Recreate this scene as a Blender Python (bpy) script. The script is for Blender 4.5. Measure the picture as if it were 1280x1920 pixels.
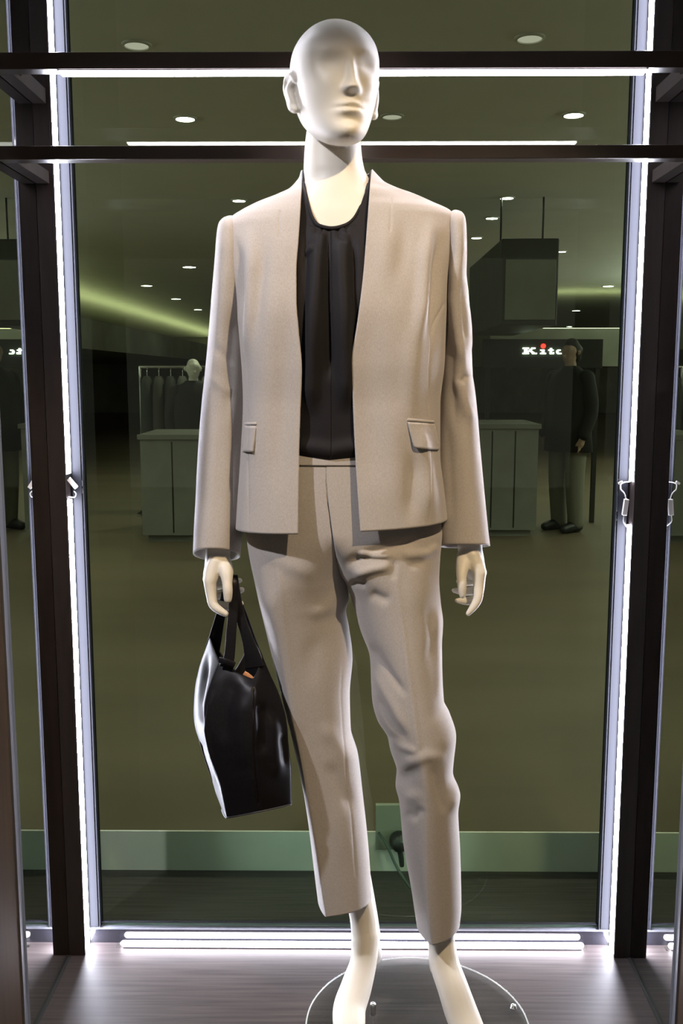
import bpy, bmesh, math, random
import numpy as np
from mathutils import Vector, Matrix, noise

random.seed(4)
for o in list(bpy.data.objects):
    bpy.data.objects.remove(o)

# ------------------------------------------------------------------ camera
FPX, CX, CY = 1800.0, 640.0, 960.0          # focal length and centre, in pixels of a 1280x1920 frame
HC = 1.232                                   # camera height above the platform
PITCH = math.radians(8.1)
YAW = math.radians(0.48)                     # slightly to the left
scene = bpy.context.scene
cam_d = bpy.data.cameras.new('camera')
cam = bpy.data.objects.new('camera', cam_d)
scene.collection.objects.link(cam)
cam.location = (0, 0, HC)
cam.rotation_euler = (math.pi / 2 - PITCH, 0, YAW)
cam_d.sensor_fit = 'AUTO'
cam_d.sensor_width = 36.0
cam_d.lens = 36.0 * FPX / 1920.0
cam_d.clip_start = 0.05
cam_d.clip_end = 200
scene.camera = cam

scene.view_settings.view_transform = 'Standard'
scene.view_settings.look = 'None'
scene.view_settings.gamma = 1.0
scene.view_settings.exposure = 0.30
scene.view_settings.use_curve_mapping = False
scene.cycles.use_denoising = True
scene.cycles.max_bounces = 10
scene.cycles.transparent_max_bounces = 16
scene.cycles.sample_clamp_indirect = 6.0
scene.cycles.caustics_reflective = False
scene.cycles.caustics_refractive = False

# ------------------------------------------------------------------ world: dim even light of the shop floor
world = bpy.data.worlds.new('World')
scene.world = world
world.use_nodes = True
bg = world.node_tree.nodes['Background']
bg.inputs[0].default_value = (1.0, 0.92, 0.80, 1)
bg.inputs[1].default_value = 0.25

# ------------------------------------------------------------------ ceiling spots of the aisle in front of the display
def spot(name, loc, target, power, color, size, blend=0.5, radius=0.03):
    d = bpy.data.lights.new(name, 'SPOT')
    d.energy = power
    d.color = color
    d.spot_size = math.radians(size)
    d.spot_blend = blend
    d.shadow_soft_size = radius
    o = bpy.data.objects.new(name, d)
    scene.collection.objects.link(o)
    o.location = loc
    dv = Vector(target) - Vector(loc)
    o.rotation_euler = dv.to_track_quat('-Z', 'Y').to_euler()
    return o

ZCEIL = HC + 1.40                            # shop ceiling
ZSHOP = -0.15                                # shop floor
WARM = (1.0, 0.75, 0.47)
spot('spot_lamp', (-1.35, 0.575, ZCEIL - 0.02), (0.02, 1.6, 0.56), 150, (0.95, 0.93, 1.0), 45, 0.4, 0.03)
spot('spot_lamp', (0.75, 0.15, ZCEIL - 0.02), (0.0, 1.6, 0.58), 145, WARM, 45, 0.4, 0.03)

# ------------------------------------------------------------------ projection helpers (photo pixel <-> place in the room)
cp, sp_, cyw, syw = math.cos(PITCH), math.sin(PITCH), math.cos(YAW), math.sin(YAW)
R_ = np.array([cyw, syw, 0.0])
F_ = np.array([-syw * cp, cyw * cp, -sp_])
U_ = np.cross(R_, F_)
CAMP = np.array([0, 0, HC])

def at(u, v, y):
    """point of the room seen at pixel (u,v) at distance y"""
    d = F_ + R_ * ((u - CX) / FPX) - U_ * ((v - CY) / FPX)
    return CAMP + d * (y / d[1])

def xat(u, v, y):
    return at(u, v, y)[0]

def zat(v, y, u=655):
    return at(u, v, y)[2]

def proj(P):
    P = np.asarray(P, float)
    q = P - CAMP
    zc = q @ F_
    return CX + FPX * (q @ R_) / zc, CY - FPX * (q @ U_) / zc

def pxm(y):
    return y * 1.0 / FPX                     # metres per pixel, roughly

def pchip(x, y, xi):
    x = np.asarray(x, float); y = np.asarray(y, float); xi = np.asarray(xi, float)
    h = np.diff(x); dl = np.diff(y) / h
    m = np.zeros_like(y)
    m[0], m[-1] = dl[0], dl[-1]
    for i in range(1, len(x) - 1):
        if dl[i - 1] * dl[i] > 0:
            w1, w2 = 2 * h[i] + h[i - 1], h[i] + 2 * h[i - 1]
            m[i] = (w1 + w2) / (w1 / dl[i - 1] + w2 / dl[i])
    k = np.clip(np.searchsorted(x, xi) - 1, 0, len(x) - 2)
    t = np.clip((xi - x[k]) / h[k], 0, 1)
    h00 = 2 * t**3 - 3 * t**2 + 1; h10 = t**3 - 2 * t**2 + t
    h01 = -2 * t**3 + 3 * t**2; h11 = t**3 - t**2
    return h00 * y[k] + h10 * h[k] * m[k] + h01 * y[k + 1] + h11 * h[k] * m[k + 1]

def sstep(a, b, x):
    t = np.clip((np.asarray(x, float) - a) / (b - a), 0, 1)
    return t * t * (3 - 2 * t)

# ------------------------------------------------------------------ materials
MATS = {}
def mat(name, color, rough=0.5, metal=0.0, spec=0.5, emit=None, estr=0.0, sheen=0.0, coat=0.0):
    if name in MATS:
        return MATS[name]
    m = bpy.data.materials.new(name)
    m.use_nodes = True
    b = m.node_tree.nodes['Principled BSDF']
    b.inputs['Base Color'].default_value = (*color, 1)
    b.inputs['Roughness'].default_value = rough
    b.inputs['Metallic'].default_value = metal
    b.inputs['Specular IOR Level'].default_value = spec
    if sheen:
        b.inputs['Sheen Weight'].default_value = sheen
        b.inputs['Sheen Roughness'].default_value = 0.5
    if coat:
        b.inputs['Coat Weight'].default_value = coat
    if emit:
        b.inputs['Emission Color'].default_value = (*emit, 1)
        b.inputs['Emission Strength'].default_value = estr
    MATS[name] = m
    return m

def noisy(name, c1, c2, scale=(1, 1, 1), nscale=40, rough=0.5, bump=0.0, bdist=0.001, detail=4, metal=0.0, spec=0.5, sheen=0.0, coat=0.0):
    """two-tone procedural material: noise stretched along the axes, with a little relief"""
    if name in MATS:
        return MATS[name]
    m = mat(name, c1, rough, metal, spec, sheen=sheen, coat=coat)
    nt = m.node_tree
    b = nt.nodes['Principled BSDF']
    tc = nt.nodes.new('ShaderNodeTexCoord')
    mp = nt.nodes.new('ShaderNodeMapping')
    mp.inputs['Scale'].default_value = scale
    nz = nt.nodes.new('ShaderNodeTexNoise')
    nz.inputs['Scale'].default_value = nscale
    nz.inputs['Detail'].default_value = detail
    cr = nt.nodes.new('ShaderNodeValToRGB')
    cr.color_ramp.elements[0].position = 0.3
    cr.color_ramp.elements[1].position = 0.7
    cr.color_ramp.elements[0].color = (*c1, 1)
    cr.color_ramp.elements[1].color = (*c2, 1)
    nt.links.new(tc.outputs['Object'], mp.inputs['Vector'])
    nt.links.new(mp.outputs['Vector'], nz.inputs['Vector'])
    nt.links.new(nz.outputs['Fac'], cr.inputs['Fac'])
    nt.links.new(cr.outputs['Color'], b.inputs['Base Color'])
    if bump:
        bp = nt.nodes.new('ShaderNodeBump')
        bp.inputs['Strength'].default_value = bump
        bp.inputs['Distance'].default_value = bdist
        nt.links.new(nz.outputs['Fac'], bp.inputs['Height'])
        nt.links.new(bp.outputs['Normal'], b.inputs['Normal'])
    return m

def emitter(name, color, strength):
    if name in MATS:
        return MATS[name]
    m = bpy.data.materials.new(name)
    m.use_nodes = True
    nt = m.node_tree
    nt.nodes.clear()
    e = nt.nodes.new('ShaderNodeEmission')
    e.inputs[0].default_value = (*color, 1)
    e.inputs[1].default_value = strength
    o = nt.nodes.new('ShaderNodeOutputMaterial')
    nt.links.new(e.outputs[0], o.inputs[0])
    MATS[name] = m
    return m

def tinted_glass(name, tint, refl, ior=1.5):
    """thin coloured pane: passes tinted light, reflects by Fresnel"""
    m = bpy.data.materials.new(name)
    m.use_nodes = True
    nt = m.node_tree
    nt.nodes.clear()
    tr = nt.nodes.new('ShaderNodeBsdfTransparent'); tr.inputs[0].default_value = (*tint, 1)
    gl = nt.nodes.new('ShaderNodeBsdfGlossy'); gl.inputs['Roughness'].default_value = 0.0
    gl.inputs[0].default_value = (*refl, 1)
    fr = nt.nodes.new('ShaderNodeFresnel'); fr.inputs[0].default_value = ior
    mx = nt.nodes.new('ShaderNodeMixShader')
    o = nt.nodes.new('ShaderNodeOutputMaterial')
    ge = nt.nodes.new('ShaderNodeNewGeometry')
    sub = nt.nodes.new('ShaderNodeMath'); sub.operation = 'SUBTRACT'; sub.inputs[0].default_value = 1.0
    mul = nt.nodes.new('ShaderNodeMath'); mul.operation = 'MULTIPLY'
    nt.links.new(ge.outputs['Backfacing'], sub.inputs[1])
    nt.links.new(fr.outputs[0], mul.inputs[0])
    nt.links.new(sub.outputs[0], mul.inputs[1])
    nt.links.new(mul.outputs[0], mx.inputs[0])
    nt.links.new(tr.outputs[0], mx.inputs[1])
    nt.links.new(gl.outputs[0], mx.inputs[2])
    nt.links.new(mx.outputs[0], o.inputs[0])
    MATS[name] = m
    return m

SUIT = noisy('suit_wool', (0.345, 0.318, 0.296), (0.415, 0.386, 0.361), (1, 1, 0.4), 750, 0.85, 0.25, 0.0006, 3, spec=0.15, sheen=0.25)
SUITIN = mat('suit_lining', (0.30, 0.28, 0.30), 0.5)
BLACKC = noisy('black_crepe', (0.007, 0.006, 0.0075), (0.011, 0.010, 0.012), (1, 1, 1), 700, 0.7, 0.2, 0.0005, 3, spec=0.2, sheen=0.06)
SKIN = mat('mannequin_white', (0.64, 0.605, 0.525), 0.45, spec=0.3)
LEATHER = noisy('black_leather', (0.006, 0.006, 0.007), (0.010, 0.009, 0.011), (1, 1, 1), 300, 0.38, 0.06, 0.0006, 4, spec=0.13)
LEATHER_EDGE = mat('leather_edge', (0.02, 0.02, 0.022), 0.45)
TAN = mat('tan_suede', (0.50, 0.23, 0.10), 0.9)
BRONZE = noisy('bronze_metal', (0.022, 0.015, 0.012), (0.034, 0.024, 0.019), (0.3, 1, 1), 30, 0.28, spec=0.6)
POSTM = noisy('dark_post', (0.016, 0.012, 0.011), (0.026, 0.019, 0.017), (1, 1, 0.1), 60, 0.5, spec=0.2)
BLACKT = mat('black_trim', (0.006, 0.006, 0.006), 0.5)
ALU = noisy('aluminium', (0.085, 0.088, 0.105), (0.105, 0.108, 0.125), (1, 1, 0.05), 90, 0.45)
STILE = mat('dark_anodised', (0.0085, 0.0088, 0.0115), 0.55, spec=0.08)
GLOSSBLK = mat('gloss_black', (0.010, 0.010, 0.014), 0.09, spec=1.0, coat=0.6)
LED = emitter('led_white', (0.84, 0.86, 1.0), 85.0)
LEDF = emitter('led_floor', (0.93, 0.90, 1.0), 34.0)
LEDP = emitter('led_pinkish', (1.0, 0.90, 0.97), 34.0)
PLATF = noisy('dark_laminate', (0.030, 0.023, 0.0225), (0.062, 0.050, 0.048), (0.55, 14, 1), 9, 0.48, 0.08, 0.001, 6, spec=0.25)
BROWNP = noisy('brown_panel', (0.020, 0.010, 0.0035), (0.030, 0.016, 0.006), (8, 8, 0.5), 9, 0.6, spec=0.15)
MIRROR = mat('dark_mirror', (0.74, 0.75, 0.73), 0.0, 1.0)
GLASS = tinted_glass('green_glass', (0.695, 0.795, 0.705), (0.75, 0.85, 0.72), 1.5)
ACRYL = tinted_glass('clear_acrylic', (0.93, 0.95, 0.94), (1, 1, 1), 1.35)
WHITEPL = mat('white_plastic', (0.78, 0.76, 0.74), 0.4)
CHROME = mat('chrome', (0.75, 0.75, 0.75), 0.12, 1.0)

# ------------------------------------------------------------------ object helpers
COL = scene.collection
def tag(o, label=None, cat=None, group=None, kind=None):
    if label: o['label'] = label
    if cat: o['category'] = cat
    if group: o['group'] = group
    if kind: o['kind'] = kind
    return o

def empty(name, loc=(0, 0, 0), rz=0.0):
    o = bpy.data.objects.new(name, None)
    o.empty_display_size = 0.05
    COL.objects.link(o)
    o.location = loc
    o.rotation_euler = (0, 0, rz)
    return o

def link(name, me, material=None, parent=None, smooth=False):
    o = bpy.data.objects.new(name, me)
    COL.objects.link(o)
    if material is not None:
        me.materials.append(material)
    if smooth:
        me.shade_smooth()
    if parent is not None:
        o.parent = parent
    return o

def rel(o, parent):
    """parent o keeping the world place it was built at"""
    o.parent = parent
    bpy.context.view_layer.update()
    o.matrix_parent_inverse = parent.matrix_world.inverted()

def from_bm(name, bm, material=None, parent=None, smooth=False):
    me = bpy.data.meshes.new(name)
    bm.to_mesh(me)
    bm.free()
    return link(name, me, material, parent, smooth)

def bm_box(bm, x0, x1, y0, y1, z0, z1, bevel=0.0):
    vs = [bm.verts.new(p) for p in ((x0,y0,z0),(x1,y0,z0),(x1,y1,z0),(x0,y1,z0),(x0,y0,z1),(x1,y0,z1),(x1,y1,z1),(x0,y1,z1))]
    fs = [bm.faces.new([vs[i] for i in f]) for f in ((3,2,1,0),(4,5,6,7),(0,1,5,4),(1,2,6,5),(2,3,7,6),(3,0,4,7))]
    if bevel > 0:
        es = list({e for f in fs for e in f.edges})
        bmesh.ops.bevel(bm, geom=es, offset=bevel, segments=2, affect='EDGES', profile=0.5)

def box(name, x0, x1, y0, y1, z0, z1, material, parent=None, bevel=0.0):
    bm = bmesh.new()
    bm_box(bm, min(x0,x1), max(x0,x1), min(y0,y1), max(y0,y1), min(z0,z1), max(z0,z1), bevel)
    return from_bm(name, bm, material, parent)

def struct(o):
    o['kind'] = 'structure'
    return o

def catmull(pts, n):
    """resample a list of points (rows of numbers) smoothly"""
    P = np.asarray(pts, float)
    if len(P) == 2:
        t = np.linspace(0, 1, n)[:, None]
        return P[0] * (1 - t) + P[1] * t
    s = np.concatenate([[0], np.cumsum(np.linalg.norm(np.diff(P[:, :3], axis=0), axis=1) + 1e-9)])
    si = np.linspace(0, s[-1], n)
    return np.stack([pchip(s, P[:, k], si) for k in range(P.shape[1])], 1)

def bm_tube(bm, pts, nseg=12, n=None, cap=True, flat=None):
    """swept tube; pts rows = x,y,z,r  (round ends).  flat=(w,h) sweeps a rounded band instead"""
    P = catmull(pts, n or max(8, len(pts) * 6))
    C, rad = P[:, :3], P[:, 3]
    T = np.gradient(C, axis=0)
    T /= np.linalg.norm(T, axis=1)[:, None] + 1e-12
    up = np.array([0, 1.0, 0]) if abs(T[0][1]) < 0.9 else np.array([1.0, 0, 0])
    rings = []
    a = np.linspace(0, 2 * np.pi, nseg, endpoint=False)
    N = up - T[0] * (up @ T[0]); N /= np.linalg.norm(N)
    ends = []
    for i in range(len(C)):
        N = N - T[i] * (N @ T[i]); N /= np.linalg.norm(N)
        B = np.cross(T[i], N)
        ends.append((N.copy(), B.copy()))
        rings.append((C[i], rad[i], N.copy(), B))
    seq = []
    if cap:
        for k in (0.0, 0.35, 0.7, 0.92):
            seq.append((rings[0][0] - T[0] * rad[0] * math.sqrt(1 - k * k) * 0.9, rad[0] * max(k, 0.02), rings[0][2], rings[0][3]))
    seq += rings
    if cap:
        for k in (0.92, 0.7, 0.35, 0.0):
            seq.append((rings[-1][0] + T[-1] * rad[-1] * math.sqrt(1 - k * k) * 0.9, rad[-1] * max(k, 0.02), rings[-1][2], rings[-1][3]))
    prev = None
    first = None
    for c, r, N, B in seq:
        vs = [bm.verts.new(c + r * (math.cos(t) * N + math.sin(t) * B)) for t in a]
        if prev:
            for j in range(nseg):
                bm.faces.new((prev[j], prev[(j + 1) % nseg], vs[(j + 1) % nseg], vs[j]))
        else:
            first = vs
        prev = vs
    if cap:
        bm.faces.new(list(reversed(first)))
        bm.faces.new(prev)

def tube(name, pts, material, parent=None, nseg=10, n=None):
    bm = bmesh.new()
    bm_tube(bm, pts, nseg, n)
    bmesh.ops.recalc_face_normals(bm, faces=bm.faces)
    return from_bm(name, bm, material, parent, True)

def grid_mesh(name, G, closed=True, caps=(False, False)):
    """mesh from an (M,N,3) array of points"""
    M, N, _ = G.shape
    verts = G.reshape(-1, 3).tolist()
    faces = []
    nn = N if closed else N - 1
    for i in range(M - 1):
        for j in range(nn):
            k = (j + 1) % N
            faces.append((i * N + j, i * N + k, (i + 1) * N + k, (i + 1) * N + j))
    if caps[0]: faces.append(tuple(range(N - 1, -1, -1)))
    if caps[1]: faces.append(tuple((M - 1) * N + j for j in range(N)))
    me = bpy.data.meshes.new(name)
    me.from_pydata(verts, [], faces)
    me.update()
    return me

def grid_normals(G, closed=True):
    if closed:
        du = np.roll(G, -1, 1) - np.roll(G, 1, 1)
    else:
        du = np.gradient(G, axis=1)
    dv = np.gradient(G, axis=0)
    n = np.cross(du, dv)
    n /= np.linalg.norm(n, axis=2)[:, :, None] + 1e-12
    return n

def dist_poly(u, v, poly):
    """distance in pixels to a polyline, and the place along it 0..1"""
    best = np.full(u.shape, 1e9); par = np.zeros(u.shape)
    P = np.asarray(poly, float)
    L = np.concatenate([[0], np.cumsum(np.hypot(*np.diff(P, axis=0).T))])
    for i in range(len(P) - 1):
        a, b = P[i], P[i + 1]
        d = b - a; l2 = d @ d
        t = np.clip(((u - a[0]) * d[0] + (v - a[1]) * d[1]) / l2, 0, 1)
        dd = np.hypot(u - a[0] - t * d[0], v - a[1] - t * d[1])
        k = dd < best
        best = np.where(k, dd, best)
        par = np.where(k, (L[i] + t * (L[i + 1] - L[i])) / L[-1], par)
    return best, par

def fold(G, folds, closed=True, flip=False, facing=0.15):
    """push cloth in and out along its normal: folds = (polyline, width px, height mm, taper)"""
    n = grid_normals(G, closed)
    c = G.mean(axis=(0, 1))
    s = np.sign(np.mean(np.sum((G - c) * n, axis=2)))
    n = n * (s if s != 0 else 1)
    front = sstep(facing, -0.25, n[:, :, 1])
    u, v = proj(G)
    disp = np.zeros(u.shape)
    for f in folds:
        poly, w, h = f[0], f[1], f[2]
        tp = f[3] if len(f) > 3 else 0.25
        d, t = dist_poly(u, v, poly)
        e = np.ones_like(t)
        if tp > 0:
            e = sstep(0, tp, t) * sstep(1, 1 - tp, t)
        kind = f[4] if len(f) > 4 else 'g'
        prof = np.exp(-(d / w) ** 2) if kind == 'g' else np.clip(1 - d / w, 0, 1)
        disp += h * 0.001 * prof * e
    return G + n * (disp * front)[:, :, None]

def solid(o, t, offset=-1):
    m = o.modifiers.new('thickness', 'SOLIDIFY')
    m.thickness = t
    m.offset = offset
    return o

def super_ring(ang, p):
    c, s = np.cos(ang), np.sin(ang)
    return np.sign(c) * np.abs(c) ** (2 / p), np.sign(s) * np.abs(s) ** (2 / p)

# ================================================================== THE DISPLAY NICHE
XM, YG, ZTOP = 0.600, 1.958, 2.75            # mirror walls, glass plane, top
struct(box('floor', -0.95, 0.95, 1.15, 2.30, -0.15, 0.0, PLATF))
for i, s in enumerate((-1, 1)):
    side = 'left' if s < 0 else 'right'
    struct(box('wall_' + side, s * XM, s * (XM + 0.012), 1.652, 1.972, 0.0, ZTOP, MIRROR))
    # brown reveal in front of each mirror
    t = struct(box('trim_%d' % (1 + i), s * 0.608, s * 0.70, 1.27, 1.652, 0.0, ZTOP, BROWNP))
    box('edge_strip', s * 0.6045, s * 0.608, 1.636, 1.653, 0.0, ZTOP, ALU, t)
    # dark gap along the foot of the mirror
    struct(box('baseboard_' + side, s * 0.5945, s * 0.5999, 1.27, 1.8995, 0.0, 0.0018, BLACKT))
    # dark corner post
    t = struct(box('trim_%d' % (3 + i), s * 0.571, s * 0.5995, 1.900, 1.972, 0.0, ZTOP, POSTM))
    box('front_lip', s * 0.5662, s * 0.5709, 1.900, 1.9075, 0.0, ZTOP, POSTM, t)

# glass back wall in its aluminium frame
win = struct(empty('window_1', (0, YG, 0)))
def wpart(name, *a, **k):
    o = box(name, *a, **k)
    rel(o, win)
    return o
for s in (-1, 1):
    wpart('frame_stile', s * 0.5485, s * 0.5668, 1.948, 1.972, 0.0365, ZTOP, STILE)
    wpart('gasket', s * 0.5450, s * 0.5485, 1.950, 1.972, 0.0365, ZTOP, GLOSSBLK)
    wpart('frame_lip', s * 0.5432, s * 0.5450, 1.946, 1.972, 0.0365, ZTOP, STILE)
wpart('bottom_rail', -0.5668, 0.5668, 1.948, 1.972, 0.0, 0.0325, GLOSSBLK)
wpart('bottom_lip', -0.5668, 0.5668, 1.946, 1.972, 0.0325, 0.0360, ALU)
wpart('bottom_bead', -0.542, 0.542, 1.950, 1.956, 0.0460, 0.0480, GLOSSBLK)
wpart('pane', -0.5432, 0.5432, YG, YG + 0.006, 0.0362, ZTOP, GLASS)

# cross bars between the mirrors, each with arms back to the corner posts
YB = 1.694
def crossbar(v0, v1, label, led):
    z1, z0 = zat(v0, YB), zat(v1, YB)
    r = empty('crossbar', (0, YB, z0))
    tag(r, label, 'rail')
    def part(name, *a, **k):
        o = box(name, *a, **k); rel(o, r); return o
    part('bar', -0.5985, 0.5985, YB, YB + 0.030, z0, z1, BRONZE, bevel=0.0012)
    for s in (-1, 1):
        part('side_arm', s * 0.574, s * 0.5985, YB + 0.0301, 1.8995, z0, z1, POSTM)
        part('bracket', s * 0.566, s * 0.574, YB + 0.034, YB + 0.050, z0 + 0.004, z1 - 0.004, CHROME)
    if led:
        part('strip_housing', xat(106, 134, YB), xat(1216, 134, YB), YB + 0.002, YB + 0.029, z0 - 0.0015, z0 - 0.0001, ALU)
        part('light_strip', xat(109, 134, YB), xat(1213, 134, YB), YB + 0.003, YB + 0.0275, z0 - 0.0045, z0 - 0.0016, LEDP)
    return r
crossbar(96, 128, 'upper bronze cross bar with a lit strip under it behind the head', True)
crossbar(272, 298, 'lower bronze cross bar without light behind the mannequin neck', False)

# LED tubes
def led_upright(s, label):
    xi = s * 0.5705
    r = empty('light_strip', (xi, 1.93, 0.0))
    tag(r, label, 'light strip', 'upright light strips beside the glass')
    def part(o):
        rel(o, r); return o
    zlo, zhi = zat(938 if s < 0 else 985, 1.93), zat(888 if s < 0 else 901, 1.93)
    for name, a, b in (('lower_tube', 0.002, zlo), ('upper_tube', zhi, ZTOP)):
        part(box(name, s * 0.5672, xi, 1.9080, 1.9440, a, b, LED))
        part(box('tube_housing', s * 0.5670, xi, 1.9442, 1.9475, a, b, STILE))
    if s < 0:
        # tilted connector block and a short loop of wire
        c = at(136, 906, 1.925)
        bm = bmesh.new(); bm_box(bm, -0.0040, 0.0040, -0.004, 0.004, -0.0125, 0.0125, 0.001)
        o = from_bm('connector', bm, WHITEPL); o.location = c; o.rotation_euler = (0.2, math.radians(-36), 0); part(o)
        w = [at(139, 921, 1.925), at(142.5, 926, 1.925), at(140, 932, 1.925), at(134, 932, 1.927), at(127, 930, 1.935)]
        part(tube('wire', [(*p, 0.0012) for p in w], WHITEPL, None, 6, 24))
        part(box('end_cap', s * 0.5665, xi, 1.909, 1.943, zhi - 0.006, zhi - 0.0005, BLACKT))
    else:
        w = [at(1181, 903, 1.94), at(1172, 904, 1.925), at(1163, 909, 1.92), at(1163, 916, 1.92), at(1170, 925, 1.92), at(1173.5, 937, 1.92)]
        part(tube('wire', [(*p, 0.0012) for p in w], WHITEPL, None, 6, 30))
        bm = bmesh.new(); bm_box(bm, -0.0048, 0.0048, -0.004, 0.004, -0.0165, 0.0165, 0.001)
        o = from_bm('connector', bm, WHITEPL); o.location = at(1172, 951, 1.918); o.rotation_euler = (0, math.radians(6), 0); part(o)
        bm = bmesh.new(); bm_box(bm, -0.0045, 0.0045, -0.002, 0.002, -0.0022, 0.0022, 0.0006)
        o = from_bm('adhesive_clip', bm, WHITEPL); o.location = at(1163, 905, 1.917); o.rotation_euler = (0, math.radians(-30), 0); part(o)
        for k in (0, 2):
            w = [at(1171 - k, 967, 1.918), at(1170 - k, 976, 1.917), at(1174 - k, 985, 1.922), at(1178, 991, 1.93)]
            part(tube('lead', [(*p, 0.0008) for p in w], WHITEPL if k else BLACKT, None, 6, 20))
    return r
led_upright(-1, 'white light strip up the left post, tilted connector at mid height')
led_upright(1, 'white light strip up the right post, hanging connector at mid height')

r = empty('light_strip', (0, 1.93, 0.0))
tag(r, 'white light strip lying on the platform along the foot of the glass', 'light strip')
xa, xb = xat(231, 1762, 1.93), xat(1090, 1762, 1.93)
o = tube('tube', [(xa, 1.932, 0.0085, 0.0060), ((xa + xb) / 2, 1.932, 0.0085, 0.0060), (xb, 1.932, 0.0085, 0.0060)], LEDF, None, 12, 8); rel(o, r)
for x in (xa - 0.009, xb + 0.009):
    o = box('end_clip', x - 0.006, x + 0.003, 1.926, 1.938, 0.0, 0.0125, ACRYL, bevel=0.001); rel(o, r)
o = box('housing', xa, xb, 1.927, 1.937, 0.0, 0.0026, ALU); rel(o, r)

# ================================================================== BEHIND THE GLASS: a low wall with a socket, then the shop
LOWZ = zat(1560, 2.26)
WALLG = noisy('low_wall_paint', (0.66, 0.59, 0.56), (0.72, 0.65, 0.62), (1, 1, 1), 12, 0.6)
struct(box('wall_low', -1.6, 1.6, 2.26, 2.266, 0.0, LOWZ, WALLG))
sock = empty('wall_socket', at(735, 1565, 2.235))
tag(sock, 'dark wall socket with round plug behind the glass between the trouser legs', 'socket')
def sp(o):
    rel(o, sock); return o
sp(box('face_plate', xat(704, 1550, 2.25), xat(772, 1550, 2.25), 2.246, 2.2595, zat(1592, 2.25), zat(1508, 2.25), mat('socket_plate', (0.26, 0.24, 0.20), 0.5), bevel=0.002))
c = at(748, 1578, 2.236)
sp(tube('plug', [(c[0], 2.2459, c[2], 0.024), (c[0], 2.232, c[2], 0.024), (c[0], 2.222, c[2], 0.020)], mat('plug_rubber', (0.012, 0.012, 0.012), 0.5), None, 18, 6))
sp(tube('plug_tail', [(c[0], 2.222, c[2] - 0.012, 0.007), (c[0] + 0.004, 2.216, c[2] - 0.03, 0.007), (c[0] + 0.006, 2.214, c[2] - 0.05, 0.006)], MATS['plug_rubber'], None, 10, 10))
cord = [at(710, 1562, 2.235), at(724, 1583, 2.215), at(742, 1622, 2.18), at(765, 1660, 2.13), at(792, 1690, 2.10)]
o = tube('power_cord', [(*p, 0.0036) for p in cord], mat('cord_green', (0.03, 0.05, 0.04), 0.5), None, 8, 40)
tag(o, 'dark power cord running down behind the glass beside the socket', 'cord')

# ---- shop shell
CEILM = noisy('shop_ceiling_paint', (0.80, 0.79, 0.74), (0.85, 0.84, 0.79), (1, 1, 1), 3, 0.8)
SHOPF = noisy('shop_floor_stone', (0.105, 0.078, 0.050), (0.15, 0.112, 0.075), (0.3, 1, 1), 2, 0.45)
DARKB = noisy('dark_board', (0.05, 0.055, 0.05), (0.07, 0.075, 0.07), (1, 1, 1), 6, 0.6)
struct(box('floor', -14, 14, -8, 36, ZSHOP - 0.1, ZSHOP, SHOPF))
struct(box('ceiling', -14, 14, -8, 36, ZCEIL, ZCEIL + 0.1, CEILM))
struct(box('wall_back', -14, 14, 36, 36.2, ZSHOP, ZCEIL, noisy('far_wall', (0.16, 0.16, 0.13), (0.28, 0.27, 0.22), (1, 1, 0.6), 1.6, 0.8)))
# left light cove: soffit with a glowing strip lying on top of it
COVE = emitter('cove_light', (1.0, 0.92, 0.50), 5.5)
t = struct(box('trim_5', -10, -4.2, 9, 36, HC + 0.42, HC + 0.90, noisy('soffit_paint', (0.20, 0.20, 0.16), (0.26, 0.26, 0.21), (1, 1, 1), 2, 0.8)))
box('cove_strip', -4.75, -4.62, 9, 36, HC + 0.9001, HC + 0.93, COVE, t)
t = struct(box('trim_6', 2.3, 6.5, 16.0, 20, HC + 0.15, HC + 0.76, MATS['soffit_paint']))
box('cove_strip', 2.3, 6.5, 16.5, 16.62, HC + 0.7601, HC + 0.79, COVE, t)
t = struct(box('trim_7', -14, -10.01, 6, 36, ZSHOP, HC + 0.55, MATS['far_wall']))

# ---- ceiling downlights
LENS = emitter('downlight_lens', (1.0, 0.95, 0.84), 42.0)
LENSOFF = emitter('downlight_dim', (1.0, 0.80, 0.72), 0.62)
RINGM = mat('downlight_ring', (0.75, 0.74, 0.68), 0.4)
def ceil_pos(u, v):
    d = F_ + R_ * ((u - CX) / FPX) - U_ * ((v - CY) / FPX)
    k = (ZCEIL - HC) / d[2]
    return CAMP + d * k
def downlight(p, r, lit, label):
    root = empty('ceiling_downlight', (p[0], p[1], ZCEIL))
    tag(root, label, 'downlight', 'round downlights of the shop ceiling')
    bm = bmesh.new()
    n = 20
    prof = [(r, -0.0005), (r * 1.25, -0.0005), (r * 1.22, -0.006), (r * 1.0, -0.010)]
    rings = [[bm.verts.new((a * math.cos(2*math.pi*k/n), a * math.sin(2*math.pi*k/n), z)) for k in range(n)] for a, z in prof]
    for i in range(4):
        A, B = rings[i], rings[(i + 1) % 4]
        for k in range(n):
            bm.faces.new((A[k], A[(k+1) % n], B[(k+1) % n], B[k]))
    from_bm('ring', bm, RINGM, root)
    bm = bmesh.new()
    top = [bm.verts.new((0.97 * r * math.cos(2*math.pi*k/n), 0.97 * r * math.sin(2*math.pi*k/n), -0.006)) for k in range(n)]
    mid = bm.verts.new((0, 0, -0.011))
    for k in range(n):
        bm.faces.new((top[(k+1) % n], top[k], mid))
    from_bm('lens', bm, LENS if lit else LENSOFF, root)
    return root
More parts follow.
